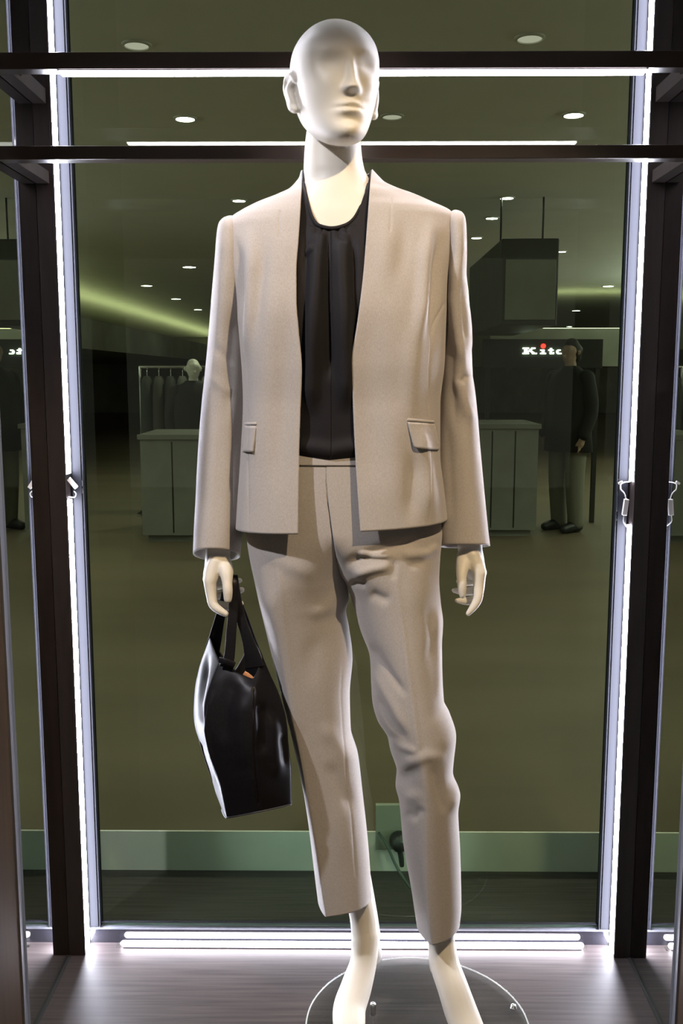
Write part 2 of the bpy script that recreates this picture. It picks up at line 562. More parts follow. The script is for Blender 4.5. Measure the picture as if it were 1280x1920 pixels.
DL = [(347, 221, 1, 'large lit downlight seen left of the mannequin head above the lower bar'),
      (1075, 214, 1, 'large lit downlight seen right of the head above the lower bar'),
      (448, 375, 1, 'lit downlight seen just above the left jacket shoulder'),
      (950, 370, 1, 'lit downlight seen above and right of the right jacket shoulder'),
      (893, 445, 1, 'lit downlight seen close beside the right jacket sleeve'),
      (922, 408, 1, 'small lit downlight between the two beside the right shoulder'),
      (1052, 471, 1, 'small lit downlight at the right corner of the hanging bulkhead'),
      (36, 487, 1, 'lit downlight seen past the left post at shoulder height'),
      (275, 535, 1, 'nearest lit downlight of the row along the left cove'),
      (330, 560, 1, 'second lit downlight of the row along the left cove'),
      (371, 580, 1, 'third lit downlight of the row along the left cove'),
      (988, 555, 1, 'lit downlight seen below the hanging bulkhead'),
      (1080, 582, 1, 'tiny lit downlight above the head of the shopper'),
      (1067, 612, 1, 'tiniest lit downlight just over the shopper near the sign'),
      (1140, 536, 1, 'small lit downlight seen next to the right light strip'),
      (355, 500, 1, 'small lit downlight left of the left sleeve top'),
      (256, 83, 0, 'dim downlight at the top left above the upper bar'),
      (735, 217, 0, 'dim downlight close to the right of the mannequin head'),
      (993, 70, 0, 'dim downlight near the top right above the upper bar')]
for u, v, lit, lab in DL:
    p = ceil_pos(u, v)
    if p[1] > 30:
        continue
    downlight(p, 0.052 if p[1] < 12 else 0.085, lit, lab)
for x, y in ((-0.93, 3.1), (1.3, 3.1), (-0.93, 5.9), (1.3, 5.9), (-3.5, 6.5), (4.0, 7.0), (-0.9, 9.5), (2.5, 11.0), (-4.0, 12.0)):
    spot('shop_lamp', (x, y, ZCEIL - 0.05), (x, y + 0.01, 0), 75, (1.0, 0.9, 0.72), 110, 0.8, 0.06)

for x in (-5.6, 5.6):                        # unseen fill lights added at the sides to brighten the shop ceiling
    d = bpy.data.lights.new('ceiling_fill', 'AREA'); d.shape = 'RECTANGLE'; d.size = 1.2; d.size_y = 12.0; d.energy = 420; d.color = (1.0, 0.95, 0.86)
    o = bpy.data.objects.new('ceiling_fill', d); COL.objects.link(o)
    o.location = (x, 8.5, HC + 0.55); o.rotation_euler = (math.pi, 0, 0)

# ---- hanging bulkhead and lit sign on the right
yb = 7.5
x0, x1 = xat(940, 500, yb), xat(1047, 500, yb)
r = empty('bulkhead', ((x0 + x1) / 2, yb, zat(600, yb)))
tag(r, 'dark box-shaped bulkhead hanging over the lit sign', 'bulkhead')
o = box('body', x0, x1, yb, 9.5, zat(610, yb), zat(447, yb), DARKB, bevel=0.01); rel(o, r)
o = box('face_panel', x0 + 0.03, x1 - 0.02, yb - 0.012, yb - 0.0005, zat(600, yb), zat(487, yb), noisy('bulkhead_face', (0.20, 0.21, 0.17), (0.26, 0.27, 0.22), (1, 1, 1), 3, 0.35), bevel=0.004); rel(o, r)
for xx in (x0 + 0.05, x1 - 0.05):
    o = tube('hanger_rod', [(xx, yb + 0.4, zat(447, yb) - 0.005, 0.008), (xx, yb + 0.4, ZCEIL - 0.001, 0.008)], BLACKT, None, 8, 4); rel(o, r)

ys = 9.0
r = empty('shop_sign', at(1000, 680, ys))
tag(r, 'dark sign board with glowing white letters and one red dot', 'sign')
o = box('board', xat(905, 660, ys), xat(1130, 660, ys), ys, ys + 0.05, zat(690, ys), zat(636, ys), mat('sign_black', (0.02, 0.02, 0.018), 0.5), bevel=0.004); rel(o, r)
for uu in (915, 1120):
    o = box('leg', xat(uu, 700, ys) - 0.02, xat(uu, 700, ys) + 0.02, ys + 0.005, ys + 0.045, ZSHOP, zat(690, ys), MATS['sign_black']); rel(o, r)
SIGNW = emitter('sign_white', (1.0, 1.0, 0.86), 7.0)
SIGNR = emitter('sign_red', (1.0, 0.03, 0.02), 4.5)
def letter(name, polys, u0, m=SIGNW):
    """letter of boxes/quads in pixel units: x right, y up from the baseline v=664"""
    k = zat(663, ys) - zat(664, ys)
    ox, oz = xat(u0, 664, ys), zat(664, ys)
    bm = bmesh.new()
    for q in polys:
        a = [bm.verts.new((ox + x * k, ys - 0.016, oz + y * k)) for x, y in q]
        b = [bm.verts.new((ox + x * k, ys - 0.001, oz + y * k)) for x, y in q]
        n = len(q)
        bm.faces.new(a); bm.faces.new(list(reversed(b)))
        for i in range(n):
            bm.faces.new((a[i], b[i], b[(i+1) % n], a[(i+1) % n]))
    bmesh.ops.recalc_face_normals(bm, faces=bm.faces)
    o = from_bm(name, bm, m); rel(o, r)
    return o
def rc(a, b, c, d): return [(a, c), (b, c), (b, d), (a, d)]
letter('letter_k', [rc(0, 12, 0, 2.4), rc(0, 12, 9.6, 12), rc(3, 9, 2.4, 9.6), [(9, 5), (11, 3.6), (20, 9.8), (24, 9.8), (24, 12), (16, 12), (16, 10.6)],
                    [(11, 7), (14, 8.6), (23, 2.4), (27, 2.4), (27, 0), (18, 0), (18, 1.6)]], 979)
letter('letter_i', [rc(0, 11, 0, 2.2), rc(3, 8, 2.2, 8.4), rc(0, 8, 6.6, 8.4)], 1012)
letter('letter_i_dot', [[(5.5 + 4.6 * math.cos(a), 15 + 4.6 * math.sin(a)) for a in np.linspace(0, 2 * math.pi, 16, endpoint=False)]], 1012, SIGNR)
letter('letter_t', [rc(0, 10, 6.4, 8.4), rc(3, 7, 2, 11), rc(3, 11, 0, 2.2), rc(9, 11, 2.2, 3.6)], 1027)
letter('letter_c', [[(8, 8.4), (3, 8.4), (0, 6), (0, 2.4), (3, 0), (10, 0), (10, 2.2), (5, 2.2), (4, 3), (4, 5.4), (5, 6.2), (8, 6.2)][::1]], 1042)

# ---- counters and clothes rack on the left, far behind the glass
def counter(u0, u1, vtop, y, depth, label, m):
    zt = zat(vtop, y)
    x0, x1 = xat(u0, vtop, y), xat(u1, vtop, y)
    r = empty('display_counter', ((x0 + x1) / 2, y, ZSHOP))
    tag(r, label, 'counter')
    for nm, a in (('top', (x0 - 0.02, x1 + 0.02, y - 0.02, y + depth, zt - 0.04, zt)), ('body', (x0, x1, y, y + depth - 0.02, ZSHOP + 0.06, zt - 0.0401)), ('plinth', (x0 + 0.04, x1 - 0.04, y + 0.04, y + depth - 0.05, ZSHOP, ZSHOP + 0.0599))):
        o = box(nm, *a, m, bevel=0.003 if nm == 'top' else 0); rel(o, r)
    for k in (1, 2):
        xx = x0 + (x1 - x0) * k / 3
        o = box('door_gap', xx - 0.006, xx + 0.006, y - 0.002, y - 0.0005, ZSHOP + 0.08, zt - 0.06, BLACKT); rel(o, r)
    return r
PALE = noisy('counter_pale', (0.19, 0.19, 0.17), (0.23, 0.23, 0.205), (1, 1, 1), 5, 0.5)
counter(262, 440, 815, 7.9, 0.8, 'pale counter behind the glass left of the left sleeve', PALE)
counter(880, 1010, 795, 8.2, 0.8, 'pale counter behind the glass right of the right sleeve', PALE)

def garment(name, x, y, ztop, w, h, m, label, rz):
    """coat hanging on a hanger"""
    r = empty(name, (x, y, ztop)); tag(r, label, 'coat', 'dark coats on the far rack')
    rows = [(0, 0.05, 0.03), (-0.04, 0.16, 0.05), (-0.10, 0.21, 0.06), (-0.30, 0.20, 0.07), (-0.6, 0.21, 0.075), (-h, 0.24, 0.08)]
    a = np.linspace(0, 2 * np.pi, 20, endpoint=False)
    G = np.array([[(w * hw * math.cos(t), d * math.sin(t) * (1 + 0.25 * math.cos(5 * t)), z) for t in a] for z, hw, d in rows])
    o = link('cloth', grid_mesh('cloth', G, True, (True, True)), m, r, True)
    hk = tube('hanger_hook', [(0, 0, -0.02, 0.004), (0, 0, 0.05, 0.004), (0.015, 0, 0.075, 0.004), (0, 0, 0.095, 0.004)], CHROME, None, 6, 14); hk.parent = r
    r.rotation_euler = (0, 0, rz)
    return r
yr = 9.6
r = empty('clothes_rack', (xat(318, 700, yr), yr, ZSHOP)); tag(r, 'metal clothes rack of dark coats behind the far left counter', 'rack')
xa, xb, zr = xat(262, 700, yr), xat(400, 700, yr), zat(688, yr)
o = tube('rail', [(xa, yr, zr, 0.014), (xb, yr, zr, 0.014)], CHROME, None, 8, 6); rel(o, r)
for x in (xa, xb):
    o = tube('upright', [(x, yr, ZSHOP + 0.015, 0.014), (x, yr, zr, 0.014)], CHROME, None, 8, 6); rel(o, r)
    o = box('foot', x - 0.02, x + 0.02, yr - 0.25, yr + 0.25, ZSHOP, ZSHOP + 0.03, CHROME); rel(o, r)
labs = ['first', 'second', 'third', 'fourth', 'fifth', 'sixth']
cols = [(0.03, 0.035, 0.03), (0.05, 0.05, 0.04), (0.02, 0.02, 0.02), (0.07, 0.07, 0.06), (0.03, 0.03, 0.03), (0.12, 0.12, 0.10)]
for i in range(6):
    x = xa + (xb - xa) * (i + 0.6) / 6.2
    garment('hanging_coat', x, yr, zr - 0.09, 0.5, 1.0 + 0.08 * (i % 3), mat('coat_%d' % i, cols[i], 0.8), 'dark coat on the far rack, %s from the left' % labs[i], math.radians(86 + 3 * (i % 3)))

# ---- a shopper standing by the sign
def remesh(bm, name, voxel, smooth, material, parent=None, factor=0.5):
    bmesh.ops.recalc_face_normals(bm, faces=bm.faces)
    me = bpy.data.meshes.new(name + '_src'); bm.to_mesh(me); bm.free()
    tmp = bpy.data.objects.new(name + '_src', me); COL.objects.link(tmp)
    m = tmp.modifiers.new('r', 'REMESH'); m.mode = 'VOXEL'; m.voxel_size = voxel; m.use_smooth_shade = True
    if smooth:
        s = tmp.modifiers.new('s', 'SMOOTH'); s.iterations = smooth; s.factor = factor
    dg = bpy.context.evaluated_depsgraph_get()
    out = bpy.data.meshes.new_from_object(tmp.evaluated_get(dg))
    bpy.data.objects.remove(tmp); bpy.data.meshes.remove(me)
    out.name = name
    out.materials.clear()
    return link(name, out, material, parent, True)

def person(loc, rz, label, coat, pants, hair, h=1.69, name='person', skin=None):
    r = empty(name, loc, rz); tag(r, label, name.split('_')[-1])
    k = h / 1.70
    bm = bmesh.new()
    T = lambda pts, n=10: bm_tube(bm, [tuple(c * k for c in p) for p in pts], n)
    T([(0, 0, 0.95, 0.11), (0, 0, 1.15, 0.10), (0, 0.005, 1.32, 0.085), (0, 0.005, 1.42, 0.055), (0, -0.005, 1.50, 0.05)])
    T([(0, -0.02, 1.545, 0.062), (0, -0.012, 1.60, 0.082), (0, 0.0, 1.635, 0.065)])
    T([(0, -0.085, 1.575, 0.010), (0, -0.10, 1.555, 0.013)], 8)
    for s in (-1, 1):
        T([(s * 0.082, 0.01, 1.575, 0.013), (s * 0.085, 0.012, 1.60, 0.014)], 8)
        T([(s * 0.09, 0, 0.92, 0.085), (s * 0.10, -0.01, 0.5, 0.055), (s * 0.10, 0.02, 0.25, 0.05), (s * 0.10, 0.03, 0.07, 0.036)])
        T([(s * 0.10, 0.04, 0.045, 0.036), (s * 0.11, -0.12, 0.035, 0.032)])
        T([(s * 0.17, 0, 1.37, 0.055), (s * 0.22, 0.01, 1.10, 0.042), (s * 0.22, -0.06, 0.88, 0.033)])
        T([(s * 0.22, -0.065, 0.85, 0.03), (s * 0.215, -0.075, 0.79, 0.026)], 8)
        for f in range(4):
            T([(s * 0.21, -0.095 + 0.018 * f, 0.79, 0.009), (s * 0.205, -0.10 + 0.018 * f, 0.74, 0.008), (s * 0.195, -0.10 + 0.018 * f, 0.715, 0.007)], 6)
        T([(s * 0.205, -0.09, 0.83, 0.010), (s * 0.19, -0.115, 0.785, 0.009)], 6)
    remesh(bm, 'body', 0.009, 3, skin or mat('person_skin', (0.45, 0.30, 0.22), 0.6), r)
    a = np.linspace(0, 2 * np.pi, 32, endpoint=False)
    rows = [(1.47, 0.07, 0.065), (1.44, 0.11, 0.075), (1.40, 0.20, 0.10), (1.30, 0.23, 0.13), (1.1, 0.225, 0.14), (0.95, 0.22, 0.15), (0.72, 0.24, 0.165)]
    G = np.array([[(k * w * math.cos(t), k * d * math.sin(t) * (1 + 0.05 * math.cos(7 * t)), k * z) for t in a] for z, w, d in rows])
    c = link('coat', grid_mesh('coat', G, True), coat, r, True); solid(c, 0.01, 0)
    for s in (-1, 1):
        bm = bmesh.new(); bm_tube(bm, [tuple(q * k for q in p) for p in [(s * 0.18, 0, 1.37, 0.075), (s * 0.24, 0.01, 1.10, 0.062), (s * 0.235, -0.06, 0.87, 0.05)]], 14, 20)
        x = from_bm('sleeve', bm, coat, c, True)
        bm = bmesh.new(); bm_tube(bm, [tuple(q * k for q in p) for p in [(s * 0.09, 0, 0.90, 0.105), (s * 0.10, -0.01, 0.5, 0.085), (s * 0.10, 0.02, 0.08, 0.072)]], 14, 24, True)
        from_bm('trouser_leg', bm, pants, r, True)
        bm = bmesh.new(); bm_tube(bm, [tuple(q * k for q in p) for p in [(s * 0.10, 0.055, 0.045, 0.045), (s * 0.105, -0.03, 0.048, 0.048), (s * 0.112, -0.15, 0.036, 0.036)]], 12, 14)
        from_bm('shoe', bm, BLACKT, r, True)
    if hair is None:
        return r
    bm = bmesh.new()
    bm_tube(bm, [tuple(q * k for q in p) for p in [(0, 0.045, 1.545, 0.06), (0, 0.02, 1.60, 0.088), (0, 0.0, 1.655, 0.066)]], 16, 14)
    from_bm('hair', bm, hair, r, True)
    return r
DARKC = mat('coat_charcoal', (0.018, 0.018, 0.018), 0.85)
pp = at(1066, 800, 8.55)
person((pp[0], 8.55, ZSHOP), math.radians(-55), 'shopper in a dark coat and lighter trousers standing beside the lit sign', DARKC, mat('pants_grey', (0.20, 0.19, 0.15), 0.85), mat('hair_black', (0.012, 0.010, 0.010), 0.6))
pp = at(362, 700, 8.98)
person((pp[0], 8.98, ZSHOP), math.radians(20), 'pale bald display mannequin in a dark coat behind the far left counter', DARKC, DARKC, None, 1.54, 'display_mannequin', mat('pale_dummy', (0.75, 0.72, 0.66), 0.5))

# ================================================================== THE MANNEQUIN
man = empty('mannequin', (0.02, 1.62, 0.0))
tag(man, 'white faceless mannequin in a beige trouser suit and black blouse', 'mannequin')

bm = bmesh.new()
def T(pts, nseg=16, n=None):
    """limb through pixel points (u, v, distance, radius in pixels)"""
    out = []
    for u, v, y, r in pts:
        p = at(u, v, y)
        zc = (p - CAMP) @ F_
        out.append((*p, r * zc / FPX))
    bm_tube(bm, out, nseg, n)
def TW(pts, nseg=14, n=None):
    bm_tube(bm, pts, nseg, n)

# neck and trunk, rings of changing width and depth
def trunk(rows, n=40, m=80):
    V = np.array(rows, float)
    s = np.linspace(V[0, 0], V[-1, 0], m)
    cols = [pchip(V[:, 0], V[:, k], s) for k in range(1, V.shape[1])]
    a = np.linspace(0, 2 * np.pi, n, endpoint=False)
    G = np.zeros((m, n, 3))
    for i in range(m):
        uL, uR, y, hf, hb = [c[i] for c in cols]
        xl, xr, z = xat(uL, s[i], y), xat(uR, s[i], y), zat(s[i], y)
        G[i, :, 0] = (xl + xr) / 2 + (xr - xl) / 2 * np.cos(a)
        G[i, :, 1] = y - np.where(np.sin(a) > 0, hf, hb) * np.sin(a)
        G[i, :, 2] = z
    base = len(bm.verts)
    vs = [bm.verts.new(p) for p in G.reshape(-1, 3)]
    for i in range(m - 1):
        for j in range(n):
            k = (j + 1) % n
            bm.faces.new((vs[i*n+j], vs[i*n+k], vs[(i+1)*n+k], vs[(i+1)*n+j]))
    bm.faces.new(vs[:n]); bm.faces.new(list(reversed(vs[-n:])))
trunk([(205, 585, 668, 1.630, .034, .040), (250, 574, 675, 1.630, .042, .046), (290, 570, 678, 1.630, .045, .050), (318, 569, 683, 1.630, .048, .052),
       (340, 568, 694, 1.632, .052, .055), (360, 560, 704, 1.632, .058, .060), (385, 530, 740, 1.632, .066, .066), (410, 488, 790, 1.63, .074, .072), (450, 466, 812, 1.63, .084, .078),
       (520, 468, 808, 1.625, .096, .078), (600, 476, 800, 1.62, .100, .075), (700, 490, 790, 1.62, .084, .068), (800, 492, 786, 1.62, .080, .070),
       (900, 500, 782, 1.62, .070, .075), (1000, 520, 770, 1.63, .060, .075), (1040, 540, 750, 1.64, .045, .060)])
# collar bones
T([(600, 405, 1.566, 7), (622, 412, 1.558, 6)], 8)
T([(690, 395, 1.572, 7), (650, 412, 1.558, 6)], 8)
# arms inside the sleeves
T([(452, 440, 1.635, 36), (436, 560, 1.64, 34), (424, 740, 1.655, 29), (414, 900, 1.65, 26), (409, 1010, 1.635, 24), (408, 1052, 1.63, 23)])
T([(826, 425, 1.635, 36), (845, 560, 1.64, 34), (858, 720, 1.66, 29), (871, 880, 1.65, 26), (880, 1000, 1.635, 24), (881, 1040, 1.63, 23)])
# legs
T([(550, 1020, 1.645, 46), (576, 1200, 1.655, 48), (610, 1400, 1.665, 42), (640, 1560, 1.69, 38), (668, 1660, 1.70, 30), (681, 1715, 1.70, 26.5), (686, 1752, 1.695, 27)], 20, 70)
T([(752, 1020, 1.64, 46), (768, 1200, 1.605, 48), (790, 1390, 1.575, 42), (812, 1560, 1.60, 38), (822, 1680, 1.62, 29), (827, 1765, 1.625, 25)], 20, 70)
# feet, arched for heels and resting on the toes
def foot(pts, toe, tr):
    out = []
    for u, v, y, r in pts:
        p = at(u, v, y); zc = (p - CAMP) @ F_
        out.append((*p, r * zc / FPX))
    out.append((toe[0], toe[1], 0.0125 + tr, tr))
    bm_tube(bm, out, 20, 40)
    return out
f1 = foot([(686, 1748, 1.695, 27), (682, 1798, 1.680, 25), (668, 1850, 1.655, 29), (654, 1900, 1.620, 31)], (0.003, 1.545, 0), 0.024)
f2 = foot([(827, 1762, 1.625, 25), (832, 1802, 1.615, 27.5), (848, 1850, 1.592, 29), (867, 1905, 1.572, 31)], (0.240, 1.500, 0), 0.024)
for (hx, hy), sgn in (((0.003, 1.545), -1), ((0.240, 1.500), 1)):
    for k in range(5):                                  # toes
        ox = (k - 2) * 0.0125
        ln = (0.030, 0.033, 0.030, 0.026, 0.020)[k if sgn < 0 else k] if sgn > 0 else (0.020, 0.026, 0.030, 0.033, 0.030)[k]
        TW([(hx + ox * 0.8, hy - 0.005, 0.024, 0.011), (hx + ox, hy - ln * 0.6, 0.022, 0.009), (hx + ox, hy - ln, 0.0205, 0.0075)], 8, 8)
# heels
T([(697, 1790, 1.725, 20), (690, 1765, 1.712, 22), (688, 1740, 1.705, 24)], 14)
T([(824, 1812, 1.655, 20), (825, 1785, 1.642, 22), (826, 1755, 1.635, 23)], 14)

# ---- hands
# the hand on the left of the picture, holding the bag: palm towards the body
T([(408, 1040, 1.63, 23), (407, 1062, 1.628, 24), (402, 1078, 1.632, 22)], 14)
for (u, v, y, r) in ((394, 1088, 1.600, 13), (392, 1086, 1.620, 13), (393, 1084, 1.642, 13), (395, 1080, 1.662, 12)):
    T([(406, 1052, 1.625 + (y - 1.63) * 0.5, 15), (399, 1070, 1.63 + (y - 1.63) * 0.8, 15), (u, v, y, r)], 12)
T([(393, 1088, 1.600, 12.5), (395.5, 1112, 1.597, 10.5), (399, 1132, 1.592, 9.5), (411, 1144, 1.588, 8.0), (423, 1151, 1.588, 6.5)], 14, 34)
T([(392, 1087, 1.622, 11.5), (396, 1112, 1.622, 9.5), (401, 1131, 1.622, 8.8), (426, 1136, 1.622, 8.2), (452, 1131, 1.622, 5.8)], 14, 34)
T([(393, 1085, 1.644, 11.5), (397, 1104, 1.644, 9.5), (403, 1117, 1.644, 8.8), (428, 1113, 1.644, 8.2), (454, 1106, 1.644, 5.8)], 14, 34)
T([(395, 1080, 1.663, 10.5), (400, 1092, 1.663, 8.5), (407, 1099, 1.663, 7.8), (428, 1094, 1.663, 7.2), (450, 1088, 1.663, 5.2)], 14, 34)
T([(417, 1052, 1.618, 16), (424, 1072, 1.600, 14), (426, 1095, 1.588, 9.8), (427, 1108, 1.584, 9.6), (427, 1124, 1.583, 8.0)], 14, 34)
# the empty hand on the right
T([(881, 1030, 1.63, 23), (883, 1052, 1.628, 25), (889, 1068, 1.632, 22)], 14)
for (u, v, y, r) in ((899, 1076, 1.600, 13), (900, 1074, 1.620, 13), (899, 1072, 1.642, 13), (897, 1068, 1.662, 12)):
    T([(885, 1040, 1.625 + (y - 1.63) * 0.5, 15), (892, 1058, 1.63 + (y - 1.63) * 0.8, 15), (u, v, y, r)], 12)
T([(898, 1078, 1.600, 12.5), (897, 1100, 1.596, 10.5), (896, 1120, 1.590, 9.5), (888, 1137, 1.586, 8.0), (877, 1151, 1.584, 5.0)], 14, 34)
T([(900, 1076, 1.622, 11.5), (899, 1102, 1.622, 9.5), (893, 1121, 1.622, 8.8), (874, 1127, 1.622, 8.0), (856, 1126, 1.622, 4.8)], 14, 34)
T([(899, 1073, 1.644, 11.5), (898, 1092, 1.644, 9.5), (891, 1106, 1.644, 8.8), (870, 1109, 1.644, 8.0), (850, 1107, 1.644, 4.8)], 14, 34)
T([(897, 1068, 1.663, 10.5), (895, 1081, 1.663, 8.5), (888, 1090, 1.663, 7.8), (872, 1092, 1.663, 7.0), (858, 1090, 1.663, 4.8)], 14, 34)
T([(872, 1044, 1.618, 17), (867, 1064, 1.600, 13), (865, 1085, 1.588, 9.6), (866, 1100, 1.584, 9.0), (867, 1117, 1.583, 6.6)], 14, 34)

# ---- head: rings of a skull, face pressed out of the front
HH = 0.212
def head_grid():
    tab = np.array([  # height, half width, front, back
        (0.000, 0.006, 0.062, -0.050), (0.002, 0.017, 0.073, -0.030), (0.007, 0.0265, 0.080, -0.010), (0.016, 0.036, 0.0845, 0.006), (0.030, 0.0455, 0.0855, 0.026), (0.048, 0.0535, 0.0855, 0.048),
        (0.070, 0.0595, 0.0855, 0.068), (0.095, 0.0640, 0.0850, 0.084), (0.120, 0.0668, 0.0845, 0.092), (0.140, 0.0672, 0.0835, 0.0935),
        (0.160, 0.0645, 0.078, 0.090), (0.178, 0.0570, 0.068, 0.080), (0.193, 0.0450, 0.053, 0.064), (0.204, 0.0300, 0.035, 0.043), (0.210, 0.0150, 0.018, 0.022), (0.212, 0.001, 0.001, 0.001)])
    m, n = 190, 240
    s = np.linspace(0, 1, m)
    zz = HH * (0.5 - 0.5 * np.cos(np.pi * s)) * 0.5 + HH * s * 0.5
    w, f, b = [pchip(tab[:, 0], tab[:, k], zz) for k in (1, 2, 3)]
    a = np.linspace(0, 2 * np.pi, n, endpoint=False)
    G = np.zeros((m, n, 3))
    for i in range(m):
        mid = (f[i] - b[i]) / 2 * (1 - float(sstep(-0.02, 0.06, b[i])))
        cx, cz = super_ring(a, 2.15)
        fr, bk = f[i] - mid, b[i] + mid
        G[i, :, 0] = w[i] * cx
        G[i, :, 1] = -(mid + np.where(cz > 0, fr, bk) * cz)
        G[i, :, 2] = zz[i]
    x, y, z = G[..., 0], G[..., 1], G[..., 2]
    front = sstep(0.0, -0.05, y)
    g = lambda cx, cz, sx, sz: np.exp(-((x - cx) / sx) ** 2 - ((z - cz) / sz) ** 2)
    d = np.zeros_like(x)
    for s_ in (-1, 1):
        d -= 0.0060 * g(s_ * 0.029, 0.121, 0.016, 0.012)
        d += 0.0015 * g(s_ * 0.028, 0.142, 0.020, 0.008)
        d += 0.0030 * g(s_ * 0.036, 0.090, 0.016, 0.016)
        d -= 0.0020 * g(s_ * 0.034, 0.052, 0.014, 0.016)
    zn = np.clip((0.138 - z) / (0.138 - 0.079), 0, 1)                 # nose: ridge growing to the tip, then cut back
    amp = (0.0015 + 0.0165 * zn ** 1.15) * sstep(0.0685, 0.0785, z) * sstep(0.150, 0.130, z)
    wn = 0.0052 + 0.0048 * zn ** 2
    d += amp * np.exp(-(np.abs(x) / wn) ** 2.2)
    for s_ in (-1, 1):
        d += 0.0065 * g(s_ * 0.0095, 0.0785, 0.0052, 0.0060)          # nostril wings
    mw = np.exp(-(np.abs(x) / 0.0195) ** 3)
    d += mw * (0.0058 * np.exp(-((z - 0.0548 - 0.002 * np.exp(-(x / 0.006) ** 2)) / 0.0046) ** 2) + 0.0068 * np.exp(-((z - 0.0435) / 0.0052) ** 2))
    d -= 0.0034 * np.exp(-(np.abs(x) / 0.022) ** 3) * np.exp(-((z - 0.0494) / 0.0014) ** 2)
    d -= 0.0032 * g(0, 0.031, 0.018, 0.006)
    d += 0.0045 * g(0, 0.014, 0.017, 0.012)
    d -= 0.0012 * g(0, 0.063, 0.003, 0.005)
    G[..., 1] -= d * front
    return G
Gh = head_grid()
yaw = math.radians(18)
tilt = math.radians(2.0)
ctr = at(627, 291, 1.592)
ca, sa = math.cos(yaw), math.sin(yaw)
def head_place(P):
    P = np.asarray(P, float)
    x, y, z = P[..., 0], P[..., 1], P[..., 2]
    X = ca * x - sa * y; Y = sa * x + ca * y
    return np.stack([ctr[0] + X, ctr[1] + Y, ctr[2] + 0.006 + z * 0.912], -1)
Gw = head_place(Gh)
mm, nn_, _ = Gw.shape
vs = [bm.verts.new(p) for p in Gw.reshape(-1, 3)]
for i in range(mm - 1):
    for j in range(nn_):
        k = (j + 1) % nn_
        bm.faces.new((vs[i*nn_+j], vs[i*nn_+k], vs[(i+1)*nn_+k], vs[(i+1)*nn_+j]))
bm.faces.new(vs[:nn_]); bm.faces.new(list(reversed(vs[-nn_:])))
# ears: rim bent round a shallow shell
for s in (-1, 1):
    rim = [(s * 0.0655, -0.010, 0.108, 0.0050), (s * 0.0700, 0.000, 0.1195, 0.0052), (s * 0.0735, 0.014, 0.1175, 0.0052), (s * 0.0740, 0.020, 0.102, 0.0050), (s * 0.0710, 0.013, 0.082, 0.0052), (s * 0.0680, 0.003, 0.066, 0.0066), (s * 0.0640, -0.004, 0.062, 0.0060)]
    TW([(*head_place(p[:3]), p[3]) for p in rim], 10, 34)
    shell = [(s * 0.0665, 0.000, 0.108, 0.0075), (s * 0.0690, 0.008, 0.098, 0.0085), (s * 0.0665, 0.003, 0.080, 0.0075), (s * 0.0635, 0.0, 0.068, 0.006)]
    TW([(*head_place(p[:3]), p[3]) for p in shell], 10, 20)
# chin to throat
body = remesh(bm, 'body', 0.0022, 5, SKIN)
rel(body, man)
body['label'] = 'cream white body with abstract face, hands and bare feet'

# ---- finger nails on the visible thumb
def hang(o, parent=man):
    rel(o, parent); return o

